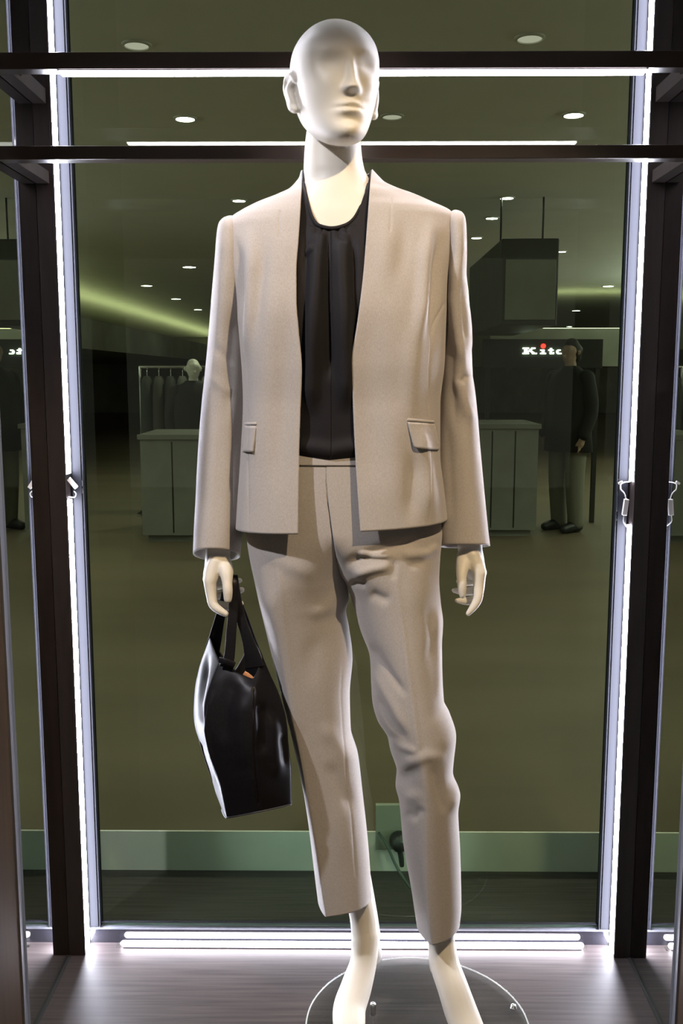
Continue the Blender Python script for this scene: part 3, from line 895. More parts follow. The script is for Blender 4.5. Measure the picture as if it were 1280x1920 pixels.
# ================================================================== JACKET
def jacket_torso():
    J = np.array([  # v, uL, uR, front depth, back depth, centre distance
        (322, 567, 697, .036, .052, 1.640), (335, 563, 709, .044, .058, 1.640), (345, 556, 719, .051, .063, 1.638), (358, 543, 745, .059, .069, 1.637), (370, 518, 778, .067, .075, 1.635),
        (385, 480, 812, .075, .080, 1.635), (400, 451, 843, .082, .084, 1.633), (412, 434, 851, .087, .086, 1.632), (430, 424, 851, .093, .088, 1.631), (470, 427, 845, .102, .090, 1.629),
        (520, 437, 837, .108, .091, 1.626), (600, 450, 832, .117, .089, 1.622), (680, 458, 829, .113, .083, 1.620), (760, 461, 821, .106, .079, 1.620),
        (850, 456, 821, .106, .084, 1.620), (920, 450, 828, .109, .090, 1.620), (978, 446, 834, .112, .095, 1.620)], float)
    EL = np.array([(300, 568), (335, 566), (400, 563), (450, 560), (510, 556), (560, 556), (620, 560), (690, 566), (780, 563), (860, 561), (1010, 559)], float)
    ER = np.array([(300, 697), (325, 695), (420, 688), (520, 680), (600, 670), (680, 659), (720, 660), (800, 663), (860, 666), (1010, 676)], float)
    # rows closer together near the shoulders
    t = np.linspace(0, 1, 300)
    vv = 322 + (978 - 322) * (0.55 * t + 0.45 * t ** 2.2)
    c = [pchip(J[:, 0], J[:, k], vv) for k in range(1, 6)]
    N = 380
    G = np.zeros((len(vv), N, 3))
    q = np.linspace(0, 1, N)
    for i, v in enumerate(vv):
        uL, uR, hf, hb, y = [k[i] for k in c]
        xl, xr, z = xat(uL, v, y), xat(uR, v, y), zat(v, y)
        cx, hw = (xl + xr) / 2, (xr - xl) / 2
        p = 2.0 + 0.55 * float(sstep(400, 520, v))
        yf = y - 0.93 * hf
        _, vf = proj((cx, yf, z))
        eL, eR = np.interp(vf, EL[:, 0], EL[:, 1]), np.interp(vf, ER[:, 0], ER[:, 1])
        eL = float(pchip(EL[:, 0], EL[:, 1], vf)); eR = float(pchip(ER[:, 0], ER[:, 1], vf))
        tl = np.clip((xat(eL, vf, yf) - cx) / hw, -0.995, 0.995)
        tr = np.clip((xat(eR, vf, yf) - cx) / hw, -0.995, 0.995)
        al = math.acos(np.sign(tl) * abs(tl) ** (p / 2)); ar = math.acos(np.sign(tr) * abs(tr) ** (p / 2))
        # share the points between the left front, the back and the right front
        ang = np.interp(q, [0, 0.33, 0.67, 1], [al, math.pi + 0.15, 2 * math.pi - 0.15, 2 * math.pi + ar])
        ax, ay = super_ring(ang, p)
        G[i, :, 0] = cx + hw * ax
        G[i, :, 1] = y - np.where(ay > 0, hf, hb) * ay
        G[i, :, 2] = z
    wt = sstep(820, 978, vv)[:, None]
    G[..., 2] += wt * 0.045 * (G[..., 0] - 0.0)          # the hem climbs a little to the right
    return G
G = jacket_torso()
JF = [
    ([(470, 415), (474, 500), (471, 590), (463, 700)], 10, 7.0, .35),
    ([(446, 440), (452, 520), (456, 600)], 8, -6.0, .35),
    ([(530, 400), (512, 520), (498, 650), (490, 800), (480, 960)], 30, 4.5, .35),
    ([(548, 500), (536, 640), (528, 800), (520, 980)], 22, -4.0, .4),
    ([(500, 420), (492, 540), (482, 660)], 12, -3.5, .4),
    ([(525, 394), (524, 452)], 1.8, -1.6, .1),
    ([(733, 372), (729, 440)], 1.8, -1.4, .1),
    ([(755, 385), (757, 450), (752, 540)], 18, -4.0, .45),
    ([(725, 390), (722, 480), (718, 560)], 18, 3.0, .45),
    ([(806, 400), (795, 480), (789, 570), (778, 660)], 11, 9.0, .35),
    ([(822, 420), (815, 500), (810, 580), (806, 660)], 10, -8.0, .35),
    ([(785, 560), (774, 660), (768, 760), (772, 850)], 20, 6.0, .4),
    ([(705, 520), (692, 640), (690, 780), (705, 940)], 34, -5.0, .35),
    ([(780, 780), (797, 880), (806, 985)], 14, 7.0, .3),
    ([(730, 700), (738, 830), (740, 990)], 26, 3.0, .4),
    ([(772, 840), (768, 990)], 14, -4.0, .4),
    ([(833, 560), (808, 625), (801, 690), (800, 800), (803, 980)], 2.0, -1.6, .03),
    ([(462, 640), (470, 780), (468, 985)], 2.0, -1.0, .05),
]
G = fold(G, [(f[0], f[1], f[2] * (1.15 if f[1] > 4 else 1.0), f[3]) for f in JF], closed=False)
me = grid_mesh('jacket', G, closed=False)
jacket = link('jacket', me, SUIT, None, True)
solid(jacket, 0.0028, 1)
hang(jacket)
jacket['label'] = 'beige collarless wool jacket worn open'
JG = G

def sleeve_grid(rows, yt, hd, N=110, M=200, cuff=0.3):
    R0 = np.array(rows, float)
    v0, v1 = R0[0, 0], R0[-1, 0]
    t = np.linspace(0, 1, M)
    vv = v0 + (v1 - v0) * (0.8 * t + 0.2 * t ** 2)
    uL, uR = pchip(R0[:, 0], R0[:, 1], vv), pchip(R0[:, 0], R0[:, 2], vv)
    Y = pchip([a for a, _ in yt], [b for _, b in yt], vv)
    H = pchip([a for a, _ in hd], [b for _, b in hd], vv)
    a = np.linspace(0, 2 * np.pi, N, endpoint=False)
    G = np.zeros((M, N, 3))
    for i, v in enumerate(vv):
        xl, xr, z = xat(uL[i], v, Y[i]), xat(uR[i], v, Y[i]), zat(v, Y[i])
        cx, sx = super_ring(a, 2.1)
        G[i, :, 0] = (xl + xr) / 2 + (xr - xl) / 2 * cx
        G[i, :, 1] = Y[i] - H[i] * sx
        G[i, :, 2] = z + cuff * H[i] * sx * float(sstep(v1 - 150, v1, v))
    return G
GL = sleeve_grid([(409, 428, 438), (414, 420, 446), (424, 413.5, 452), (440, 411, 458), (480, 408, 464), (560, 401, 470), (640, 394, 473), (700, 388, 472), (760, 381.5, 469), (850, 374.5, 463), (930, 370.5, 458), (1000, 367, 451), (1041, 365.5, 447)],
                 [(409, 1.636), (480, 1.640), (640, 1.652), (800, 1.660), (920, 1.652), (1041, 1.635)],
                 [(409, .012), (414, .030), (424, .046), (440, .056), (480, .066), (560, .068), (640, .062), (760, .054), (900, .050), (1041, .047)], cuff=0.42)
GL = fold(GL, [
    ([(425, 470), (415, 600), (400, 740)], 10, 2.5, .25), ([(440, 560), (432, 700), (428, 800)], 12, -3.5, .25),
    ([(408, 760), (398, 900), (392, 1020)], 12, 2.0, .25), ([(445, 740), (437, 880), (432, 1030)], 9, -2.0, .25),
    ([(434, 720), (434, 1040)], 1.6, -1.0, .05), ([(395, 640), (440, 690)], 9, -1.8, .3), ([(388, 700), (440, 745)], 9, 1.6, .3)])
sl = link('sleeve', grid_mesh('sleeve', GL, True), SUIT, None, True); solid(sl, 0.0026, 1); hang(sl, jacket)
GR = sleeve_grid([(399, 848, 856), (404, 842, 864), (412, 838, 867.5), (425, 836, 869), (470, 834, 870), (520, 832, 869), (560, 830, 873), (600, 829, 878.5), (640, 828, 881), (680, 827, 877.5), (700, 826, 881), (730, 825, 886), (760, 823, 889.5), (850, 820, 897.5), (930, 822, 905), (1000, 824, 912), (1024, 826, 915)],
                 [(399, 1.636), (480, 1.640), (640, 1.652), (800, 1.660), (920, 1.652), (1024, 1.635)],
                 [(399, .012), (404, .030), (414, .046), (430, .056), (480, .066), (560, .068), (640, .062), (760, .054), (900, .050), (1024, .047)], cuff=0.25)
GR = fold(GR, [
    ([(857, 470), (850, 560), (858, 640), (872, 700)], 7, 4.5, .2), ([(864, 530), (868, 600), (874, 650)], 6, -4.0, .25),
    ([(845, 600), (848, 720), (856, 820)], 10, -4.0, .25), ([(852, 700), (870, 755), (886, 800)], 8, 4.0, .25),
    ([(876, 700), (862, 720)], 6, -4.0, .25), ([(862, 780), (874, 900), (880, 1010)], 12, 2.2, .25), ([(838, 760), (846, 900), (850, 1020)], 9, -2.2, .25)])
sr = link('sleeve', grid_mesh('sleeve', GR, True), SUIT, None, True); solid(sr, 0.0026, 1); hang(sr, jacket)

def surf_y(G, u, v):
    """distance of the front-most cloth at pixel (u,v)"""
    uu, vv = proj(G)
    d = (uu - u) ** 2 + (vv - v) ** 2 + np.where(G[..., 1] > 1.62, 1e6, 0)
    k = np.argsort(d.ravel())[:6]
    return float(np.min(G.reshape(-1, 3)[k, 1]))

def flap(outline, welt, G, name='pocket_flap'):
    """pocket flap lying on the jacket front; outline in pixels"""
    P = np.array(outline, float)
    nu, nv = 14, 12
    grid = np.zeros((nv, nu, 3))
    tl, tr, br, bl = P
    for i in range(nv):
        for j in range(nu):
            a, b = j / (nu - 1), i / (nv - 1)
            p = (tl * (1 - a) + tr * a) * (1 - b) + (bl * (1 - a) + br * a) * b
            if i == nv - 1 and j in (0, nu - 1):
                p = p * 0.93 + P.mean(0) * 0.07
            y = surf_y(G, *p) - 0.0035 - 0.004 * b
            grid[i, j] = at(p[0], p[1], y)
    o = link(name, grid_mesh(name, grid, closed=False), SUIT, None, True)
    solid(o, 0.0030, 0)
    hang(o, jacket)
    w = []
    for k in range(7):
        a = k / 6
        p = np.array(welt[0]) * (1 - a) + np.array(welt[1]) * a
        w.append((*at(p[0], p[1], surf_y(G, *p) - 0.002), 0.0026))
    hang(tube('pocket_welt', w, SUIT, None, 8, 20), jacket)
flap([(459, 799), (480, 799), (474, 848), (455, 847)], [(460, 794.5), (480, 794.5)], JG)
flap([(763.5, 791), (814, 795), (823, 844.5), (776, 840)], [(765, 787), (812, 791)], JG)

# ================================================================== BLOUSE
def blouse_grid():
    B = np.array([(322, 569, 694, .040, .050, 1.636), (340, 566, 697, .050, .056, 1.635), (358, 556, 708, .058, .060, 1.634), (380, 532, 742, .065, .066, 1.633), (400, 500, 775, .071, .072, 1.632), (425, 478, 802, .080, .078, 1.631),
                  (460, 466, 812, .092, .081, 1.629), (520, 466, 808, .106, .081, 1.626), (600, 474, 802, .112, .078, 1.622), (680, 484, 796, .104, .074, 1.620), (760, 488, 790, .096, .072, 1.620), (820, 486, 792, .094, .076, 1.620), (846, 486, 794, .090, .08, 1.620), (853, 486, 794, .084, .08, 1.620)], float)
    EL = np.array([(300, 569), (335, 568), (350, 571), (372, 577), (395, 582), (410, 586), (419, 591), (424, 599), (426.5, 610), (427, 621)], float)
    ER = np.array([(300, 695), (325, 693), (350, 687), (372, 680), (395, 672), (410, 664), (419, 655), (424, 645), (426.5, 633), (427, 621.5)], float)
    t = np.linspace(0, 1, 260)
    vv = 322 + (853 - 322) * (0.7 * t + 0.3 * t ** 2)
    c = [pchip(B[:, 0], B[:, k], vv) for k in range(1, 6)]
    N = 300
    q = np.linspace(0, 1, N)
    G = np.zeros((len(vv), N, 3))
    for i, v in enumerate(vv):
        uL, uR, hf, hb, y = [k[i] for k in c]
        xl, xr, z = xat(uL, v, y), xat(uR, v, y), zat(v, y)
        cx, hw = (xl + xr) / 2, (xr - xl) / 2
        p = 2.2
        yf = y - 0.97 * hf
        _, vf = proj((cx, yf, z))
        eL, eR = np.interp(vf, EL[:, 0], EL[:, 1]), np.interp(vf, ER[:, 0], ER[:, 1])
        tl = np.clip((xat(eL, vf, yf) - cx) / hw, -0.995, 0.995)
        tr = np.clip((xat(eR, vf, yf) - cx) / hw, -0.995, 0.995)
        al = math.acos(np.sign(tl) * abs(tl) ** (p / 2)); ar = math.acos(np.sign(tr) * abs(tr) ** (p / 2))
        ang = np.interp(q, [0, 0.38, 0.62, 1], [al, math.pi + 0.1, 2 * math.pi - 0.1, 2 * math.pi + ar])
        ax, ay = super_ring(ang, p)
        G[i, :, 0] = cx + hw * ax
        G[i, :, 1] = y - np.where(ay > 0, hf, hb) * ay
        G[i, :, 2] = z
    return G
GB = fold(blouse_grid(), [
    ([(602, 418), (598, 480), (590, 580), (584, 700), (584, 790)], 14, 13, .18), ([(574, 420), (573, 520), (569, 640), (568, 740)], 7, -7, .25), ([(572, 478), (582, 468), (592, 476)], 6, 5, .3),
    ([(616, 416), (612, 470), (614, 560), (617, 640), (618, 720)], 7, -12, .18), ([(640, 418), (641, 500), (646, 600), (648, 700), (646, 780)], 15, 13, .18),
    ([(630, 418), (636, 448), (648, 462)], 4, -5, .25), ([(656, 424), (663, 500), (664, 580), (658, 680)], 7, -9, .25), ([(676, 430), (672, 520), (668, 600)], 9, 5, .35),
    ([(594, 420), (592, 440)], 3, -4, .1), ([(604, 420), (603, 440)], 2.5, -4, .1), ([(648, 420), (650, 440)], 3, -4, .1),
    ([(560, 836), (620, 846), (675, 836)], 14, 7, .05)], closed=False)
bl = link('blouse', grid_mesh('blouse', GB, closed=False), BLACKC, None, True)
solid(bl, 0.0018, 1); hang(bl)
bl['label'] = 'black blouse with a gathered neckline'
# gathered neck band
nb = [(569, 345, 1.600), (576, 375, 1.573), (584, 403, 1.553), (596, 422, 1.545), (622, 428, 1.541), (648, 422, 1.545), (666, 405, 1.552), (678, 380, 1.570), (690, 345, 1.598)]
hang(tube('neck_band', [(*at(u, v, y), 0.0022 + 0.0010 * (k in (3, 4, 5))) for k, (u, v, y) in enumerate(nb)], BLACKC, None, 8, 60), bl)

# ================================================================== TROUSERS
def trouser_half(side):
    """one leg with its half of the seat; side -1 is the leg on the left of the picture"""
    PEL = np.array([(846, 470, 806), (900, 468, 812), (960, 465, 822), (1000, 464, 826), (1040, 470, 823), (1080, 478, 821), (1140, 490, 823)], float)
    CEN = np.array([(846, 613), (900, 615), (960, 622), (1020, 631), (1068, 640)], float)
    if side < 0:
        OUT = np.array([(846, 470), (900, 468), (960, 465), (1000, 464), (1040, 470), (1085, 480), (1130, 490), (1200, 506), (1250, 518), (1300, 530), (1360, 545), (1400, 554), (1460, 567), (1520, 577), (1620, 590), (1683, 598)], float)
        INN = np.array([(846, 613), (900, 615), (960, 622), (1020, 631), (1068, 640), (1085, 646), (1121, 651), (1145, 646), (1174, 651), (1233, 658), (1299, 653), (1366, 655), (1413, 668), (1485, 677), (1600, 689), (1683, 694)], float)
        CR = np.array([(846, 530), (1040, 520), (1120, 524), (1180, 534), (1260, 545), (1330, 556), (1380, 566), (1460, 579), (1540, 592), (1620, 604), (1683, 614)], float)
        Y = np.array([(846, 1.622), (1000, 1.63), (1100, 1.642), (1400, 1.662), (1683, 1.672)], float)
        HD = np.array([(846, .090), (1000, .095), (1100, .086), (1250, .072), (1400, .064), (1683, .056)], float)
        vend = 1683
    else:
        INN = np.array([(846, 613), (900, 615), (960, 622), (1020, 631), (1068, 640), (1085, 649), (1108, 657), (1177, 677), (1235, 696), (1312, 700), (1347, 709), (1381, 729), (1405, 734), (1445, 746), (1472, 744), (1498, 750), (1578, 758), (1668, 774), (1734, 784)], float)
        OUT = np.array([(846, 806), (900, 812), (960, 822), (1000, 826), (1040, 822), (1085, 820), (1127, 823), (1166, 827.5), (1214, 825), (1312, 829), (1339, 841), (1379, 852), (1420, 848), (1445, 846), (1490, 858), (1514, 856), (1600, 860), (1700, 862), (1734, 859)], float)
        CR = np.array([(846, 745), (1040, 740), (1100, 743), (1193, 756), (1273, 767), (1410, 786), (1458, 793), (1600, 796), (1680, 800), (1734, 806)], float)
        Y = np.array([(846, 1.622), (1000, 1.625), (1100, 1.622), (1250, 1.600), (1400, 1.585), (1500, 1.592), (1734, 1.618)], float)
        HD = np.array([(846, .090), (1000, .095), (1100, .088), (1250, .074), (1400, .066), (1734, .056)], float)
        vend = 1734
    M, N = 420, 170
    vv = np.linspace(846, vend, M)
    a = np.linspace(0, 2 * np.pi, N, endpoint=False)
    G = np.zeros((M, N, 3))
    uo, ui, uc = [pchip(A[:, 0], A[:, 1], vv) for A in (OUT, INN, CR)]
    yy, hd = pchip(Y[:, 0], Y[:, 1], vv), pchip(HD[:, 0], HD[:, 1], vv)
    for i, v in enumerate(vv):
        y = yy[i]; z = zat(v, y)
        xl, xr = sorted((xat(uo[i], v, y), xat(ui[i], v, y)))
        w = float(sstep(985, 1120, v))
        # own leg ring, pointed at the crease
        q = 2.1 - 0.45 * float(sstep(1040, 1250, v)) - 0.33 * float(sstep(1300, 1480, v))
        xc = xat(uc[i], v, y) * w + (xl + xr) / 2 * (1 - w)
        dq = float(sstep(1150, 1350, v))
        qi, qo = (2.5, q) if side < 0 else (q, q + 0.35 * dq)
        c1, s1 = super_ring(a, qo); c2, s2 = super_ring(a, q + (qi - q) * dq)
        inner = (np.cos(a) > 0) if side < 0 else (np.cos(a) < 0)
        c, s = np.where(inner, c2, c1), np.where(inner, s2, s1)
        cb, sb = super_ring(a, 2.1)
        fr = s > 0
        c = np.where(fr, c, cb); s = np.where(fr, s, sb)
        xleg = np.where(c > 0, xc + (xr - xc) * c, xc + (xc - xl) * c)
        # back ring centred
        xback = (xl + xr) / 2 + (xr - xl) / 2 * cb
        xleg = np.where(fr, xleg, xback)
        yleg = y - hd[i] * np.where(fr, 1.0, 0.9) * s
        # half of the seat: front and back follow the whole pelvis
        pl, pr = np.interp(min(v, 1140), PEL[:, 0], PEL[:, 1]), np.interp(min(v, 1140), PEL[:, 0], PEL[:, 2])
        px0, px1 = xat(pl, v, y), xat(pr, v, y)
        pc, ph = (px0 + px1) / 2, (px1 - px0) / 2
        cc = np.sign(cb) * np.abs(cb) ** 0.8
        xs = (xl + xr) / 2 + (xr - xl) / 2 * cc
        tt = np.clip(np.abs((xs - pc) / ph), 0, 1)
        yp = (1 - tt ** 2.2) ** (1 / 2.2)
        # fade the inner wall so that the two halves meet in the middle
        ypel = y - np.where(np.sin(a) >= 0, 1.0, -1.0) * hd[i] * yp * np.clip(np.abs(np.sin(a)) * 5, 0, 1)
        G[i, :, 0] = xs * (1 - w) + xleg * w
        G[i, :, 1] = ypel * (1 - w) + yleg * w
        G[i, :, 2] = z
    k = sstep(vend - 130, vend, vv)[:, None]
    cxm = (G[-1, :, 0].min() + G[-1, :, 0].max()) / 2
    slope = 0.13 if side < 0 else 0.10
    G[..., 2] += k * slope * (G[..., 0] - cxm)
    return G
TL = [
    ([(520, 1050), (532, 1170), (548, 1270), (566, 1380)], 5, 1.6, .1),
    ([(480, 1020), (540, 1060), (600, 1080)], 14, 2.0, .3),
    ([(600, 1170), (582, 1230), (586, 1300)], 18, -2.5, .45),
    ([(640, 1100), (610, 1140), (575, 1160)], 12, 2.5, .3),
    ([(600, 1350), (640, 1405), (668, 1440)], 14, 3.0, .3), ([(610, 1420), (640, 1480), (665, 1530)], 14, -3.5, .3),
    ([(640, 1230), (637, 1300), (642, 1400), (655, 1500), (668, 1660)], 1.8, -1.0, .1),
    ([(625, 1480), (640, 1560), (650, 1640)], 16, 2.0, .45),
    ([(613, 890), (618, 960), (628, 1030)], 2.2, -2.4, .1),
]
TR = [
    ([(742, 1060), (743, 1100), (756, 1193), (767, 1273), (786, 1410)], 5, 1.6, .05),
    ([(640, 1062), (690, 1040), (740, 1025), (790, 1010)], 11, -7.0, .2),
    ([(668, 1036), (700, 1041), (735, 1040)], 5, 7.0, .2),
    ([(660, 1078), (700, 1066), (735, 1060)], 8, 6.0, .25), ([(655, 1090), (690, 1096)], 6, -5.0, .3),
    ([(738, 1045), (737, 1090)], 4, -4.0, .3), ([(750, 1042), (800, 1037), (822, 1020)], 7, 5.0, .2), ([(760, 1060), (800, 1055)], 8, -3.0, .3),
    ([(690, 1110), (735, 1128)], 10, -4.0, .3), ([(800, 1120), (810, 1200), (800, 1260)], 9, -3.0, .3), ([(816, 1130), (818, 1230), (818, 1320)], 6, 3.0, .2),
    ([(690, 1200), (730, 1260), (765, 1310)], 8, -4.0, .25), ([(697, 1250), (730, 1310), (765, 1380)], 9, 3.0, .25), ([(705, 1300), (735, 1350), (770, 1400)], 9, -3.5, .25),
    ([(730, 1385), (755, 1400), (790, 1410)], 7, 3.0, .25),
    ([(748, 1474), (766, 1452), (796, 1438)], 13, -3.0, .4), ([(744, 1446), (768, 1428), (800, 1416), (844, 1424)], 11, 4.0, .35),
    ([(752, 1500), (774, 1494), (796, 1484)], 12, 2.5, .45), ([(760, 1520), (780, 1530), (795, 1510)], 9, -3.0, .3),
    ([(808, 1430), (820, 1480), (835, 1530)], 10, -4.0, .25), ([(845, 1450), (852, 1490), (845, 1530)], 10, 3.0, .35),
]
G1, G2 = fold(trouser_half(-1), TL), fold(trouser_half(1), TR)
def join_grids(name, grids):
    vs, fs = [], []
    for G in grids:
        M, N, _ = G.shape
        b = len(vs)
        vs += G.reshape(-1, 3).tolist()
        for i in range(M - 1):
            for j in range(N):
                k = (j + 1) % N
                fs.append((b + i*N+j, b + i*N+k, b + (i+1)*N+k, b + (i+1)*N+j))
    me = bpy.data.meshes.new(name); me.from_pydata(vs, [], fs); me.update()
    return me
tro = link('trousers', join_grids('trousers', [G1, G2]), SUIT, None, True)
solid(tro, 0.0024, 1); hang(tro)
tro['label'] = 'beige wool trousers with pressed creases'
# waistband and fly
wb = np.zeros((10, 120, 3))
for i in range(10):
    v = 842 + 22 * i / 9
    y = 1.622; z = zat(v, y)
    xl, xr = xat(469, v, y), xat(807, v, y)
    a = np.linspace(0, 2 * np.pi, 120, endpoint=False)
    c, s = super_ring(a, 2.2)
    wb[i, :, 0] = (xl + xr) / 2 + ((xr - xl) / 2 + 0.001) * c
    wb[i, :, 1] = y - 0.0917 * s
    wb[i, :, 2] = z
o = link('waistband', grid_mesh('waistband', wb), SUIT, None, True); solid(o, 0.0022, 1); hang(o, tro)

# ================================================================== ACRYLIC BASE of the mannequin
bc, br = (0.13, 1.668), 0.212
o = None
bm = bmesh.new()
n = 96
prof = [(br - 0.0015, 0.0005), (br, 0.002), (br, 0.0105), (br - 0.0015, 0.012)]
rings = [[bm.verts.new((bc[0] + r_ * math.cos(2*math.pi*k/n), bc[1] + r_ * math.sin(2*math.pi*k/n), z)) for k in range(n)] for r_, z in prof]
for A, B in zip(rings, rings[1:]):
    for k in range(n):
        bm.faces.new((A[k], A[(k+1) % n], B[(k+1) % n], B[k]))
bm.faces.new(list(reversed(rings[0]))); bm.faces.new(rings[-1])
base = from_bm('base_disc', bm, ACRYL)
RIM_GLINT = mat('edge_glint', (0.75, 0.78, 0.76), 0.15, spec=0.8)  # pale tube colour that paints the bright highlight along the disc edge
RIM_GLINT.node_tree.nodes['Principled BSDF'].inputs['Alpha'].default_value = 0.38
hang(base); base['label'] = 'round clear acrylic base plate'
hang(tube('rim_glint', [(bc[0] + (br - 0.0008) * math.cos(t), bc[1] + (br - 0.0008) * math.sin(t), 0.0118, 0.0016) for t in np.linspace(0, 2 * math.pi, 49)], RIM_GLINT, None, 8, 160))
c = at(699, 1886, 1.70)
hang(tube('support_peg', [(c[0], c[1], 0.0125, 0.006), (c[0], c[1], 0.030, 0.006)], CHROME, None, 14, 6))
hang(tube('lamp_glint', [(xat(962, 1893, 1.72), 1.72, 0.0121, 0.007), (xat(962, 1893, 1.72), 1.72, 0.0135, 0.006)], CHROME, None, 14, 4))  # chrome stud standing in for the reflection of a lamp on the disc

# ================================================================== HANDBAG
bag = empty('handbag', at(480, 1520, 1.60))
tag(bag, 'black smooth leather tote bag hanging from the mannequin fingers', 'bag')
def bag_grid():
    # columns round the bag: left-back, front-left edge, front seam, right edge, right-back, back
    # each column: list of (v, u, distance) from the bottom up; the top differs from column to column
    C = {
        'LB': [(1516, 417, 1.64), (1450, 391, 1.65), (1400, 375, 1.655), (1340, 363.5, 1.655), (1300, 365, 1.652), (1250, 374, 1.646), (1215, 386, 1.642), (1196, 393, 1.640)],
        'FL': [(1533, 425, 1.555), (1450, 407, 1.548), (1400, 390, 1.550), (1365, 380, 1.553), (1320, 384, 1.560), (1280, 395, 1.570), (1255, 405, 1.578), (1242, 411, 1.582)],
        'FS': [(1522, 485, 1.535), (1450, 477, 1.520), (1400, 475, 1.520), (1350, 475, 1.525), (1310, 476, 1.535), (1290, 475, 1.545), (1280, 474, 1.553), (1272, 473, 1.560)],
        'FR': [(1508, 545, 1.560), (1450, 545, 1.560), (1400, 541, 1.562), (1350, 536, 1.568), (1310, 525, 1.575), (1280, 512, 1.582), (1255, 502, 1.588), (1230, 492, 1.592)],
        'RB': [(1495, 540, 1.64), (1450, 540, 1.65), (1400, 535, 1.655), (1340, 528, 1.655), (1300, 517, 1.652), (1250, 497, 1.646), (1215, 482, 1.642), (1196, 474, 1.640)],
        'BK': [(1500, 478, 1.655), (1450, 470, 1.675), (1400, 465, 1.68), (1350, 455, 1.68), (1300, 450, 1.672), (1280, 445, 1.662), (1265, 440, 1.655), (1255, 440, 1.65)],
    }
    order = ['LB', 'FL', 'FS', 'FR', 'RB', 'BK']
    M = 90
    cols = []
    for k in order:
        P = np.array([at(u, v, y) for v, u, y in C[k]])
        cols.append(catmull(np.hstack([P, np.zeros((len(P), 1))]), M)[:, :3])
    cols = np.array(cols)                                # (6, M, 3)
    N = 180
    G = np.zeros((M, N, 3))
    s = np.linspace(0, 6, N, endpoint=False)
    for i in range(M):
        ring = cols[:, i]
        for j, t in enumerate(s):
            k = int(t); f = t - k
            p0, p1, p2, p3 = ring[(k-1) % 6], ring[k], ring[(k+1) % 6], ring[(k+2) % 6]
            m1, m2 = 0.32 * (p2 - p0) * 0.5, 0.32 * (p3 - p1) * 0.5
            h00 = 2*f**3 - 3*f**2 + 1; h10 = f**3 - 2*f**2 + f; h01 = -2*f**3 + 3*f**2; h11 = f**3 - f**2
            G[i, j] = h00 * p1 + h10 * m1 + h01 * p2 + h11 * m2
    # sides of the top dip between the strap corners
    return G
GBAG = fold(bag_grid(), facing=0.9, folds=[
    ([(476, 1290), (476, 1400), (484, 1510)], 2.2, -2.4, .02), ([(400, 1290), (385, 1370), (410, 1480)], 4, 3, .2), ([(392, 1215), (372, 1320), (378, 1400), (408, 1490)], 5, -9, .2),
    ([(440, 1260), (425, 1330), (420, 1400)], 16, -5, .25), ([(455, 1300), (452, 1380), (458, 1450)], 18, 4, .25),
    ([(490, 1310), (495, 1370), (488, 1420)], 11, -7, .25), ([(512, 1330), (515, 1400), (525, 1470)], 12, 4, .25), ([(530, 1370), (535, 1440)], 7, -4, .25)])
me = grid_mesh('body', GBAG, True, (True, False))
o = link('body', me, LEATHER, None, True); me.materials.append(LEATHER_EDGE)
m_ = o.modifiers.new('thickness', 'SOLIDIFY'); m_.thickness = 0.0028; m_.offset = -1; m_.material_offset = 1; m_.material_offset_rim = 0
def bagpart(o):
    rel(o, bag); return o
bagpart(o)
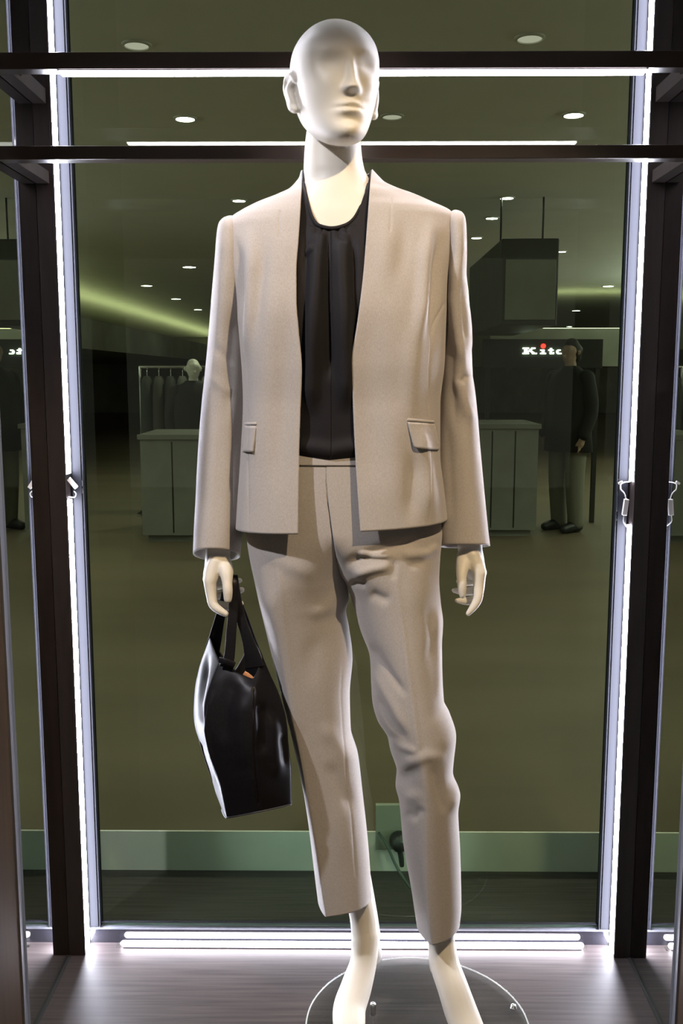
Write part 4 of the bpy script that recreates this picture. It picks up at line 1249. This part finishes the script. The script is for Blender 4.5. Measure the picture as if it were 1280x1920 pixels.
def band(name, pts, w, t, m, wdir=None):
    """flat strap: pts = (u, v, distance, width px)"""
    P = np.array([(*at(u, v, y), ww * y / FPX) for u, v, y, ww in pts])
    P = catmull(P, 60)
    C, W = P[:, :3], P[:, 3]
    Tn = np.gradient(C, axis=0); Tn /= np.linalg.norm(Tn, axis=1)[:, None]
    G = np.zeros((60, 12, 3))
    prof = [(-.5, .35), (-.42, .5), (0, .62), (.42, .5), (.5, .35), (.5, -.35), (.42, -.5), (0, -.5), (-.42, -.5), (-.5, -.35), (-.52, -.1), (-.52, .1)]
    for i in range(60):
        s = wdir[0] * (1 - i / 59) + wdir[1] * (i / 59)
        side = s - Tn[i] * (s @ Tn[i]); side /= np.linalg.norm(side)
        nrm = np.cross(side, Tn[i])
        if nrm[1] > 0: nrm = -nrm
        for j, (a, b) in enumerate(prof):
            G[i, j] = C[i] + side * a * W[i] + nrm * b * t
    return link(name, grid_mesh(name, G, True, (True, True)), m, None, True)
X = np.array([1.0, 0, 0]); XY = np.array([0.95, 0.3, 0]); XB = np.array([0.95, -0.3, 0])
bagpart(band('strap', [(424, 1252, 1.570, 27), (430, 1230, 1.574, 20), (434, 1180, 1.583, 19), (438, 1130, 1.596, 18), (438, 1092, 1.604, 17), (437, 1079, 1.612, 17)], 0, 0.004, LEATHER, (X, XY)))
bagpart(band('strap', [(478, 1252, 1.580, 40), (473, 1230, 1.582, 32), (463, 1195, 1.588, 22), (452, 1160, 1.596, 19), (443, 1120, 1.605, 18), (437, 1079, 1.615, 17)], 0, 0.004, LEATHER, (XB, X)))
bagpart(band('strap', [(398, 1218, 1.642, 30), (404, 1195, 1.640, 25), (412, 1160, 1.636, 19), (421, 1125, 1.632, 17), (428, 1096, 1.632, 17), (431, 1080, 1.634, 16)], 0, 0.004, LEATHER, (XB, XY)))
bagpart(band('strap', [(472, 1218, 1.642, 30), (466, 1195, 1.640, 24), (456, 1160, 1.638, 19), (444, 1125, 1.636, 17), (436, 1096, 1.636, 17), (431, 1080, 1.637, 16)], 0, 0.004, LEATHER, (X, XY)))
bagpart(band('strap_loop', [(411, 1237, 1.568, 11), (425, 1241, 1.562, 12), (440, 1247, 1.563, 11)], 0, 0.004, LEATHER, (np.array([0, 0, 1.0]), np.array([0, 0, 1.0]))))
# folded tan lining showing in the mouth of the bag
bagpart(band('tan_tab', [(457, 1262, 1.572, 9), (464, 1267, 1.571, 11), (474, 1274, 1.570, 8)], 0, 0.003, TAN, (np.array([0, 0, 1.0]), np.array([0, 0, 1.0]))))
# piping round the bottom
bagpart(tube('base_piping', [(*(GBAG[0, j] + np.array([0, -0.0005, 0])), 0.0016) for j in list(range(0, 180, 6)) + [0]], LEATHER_EDGE, None, 6, 180))
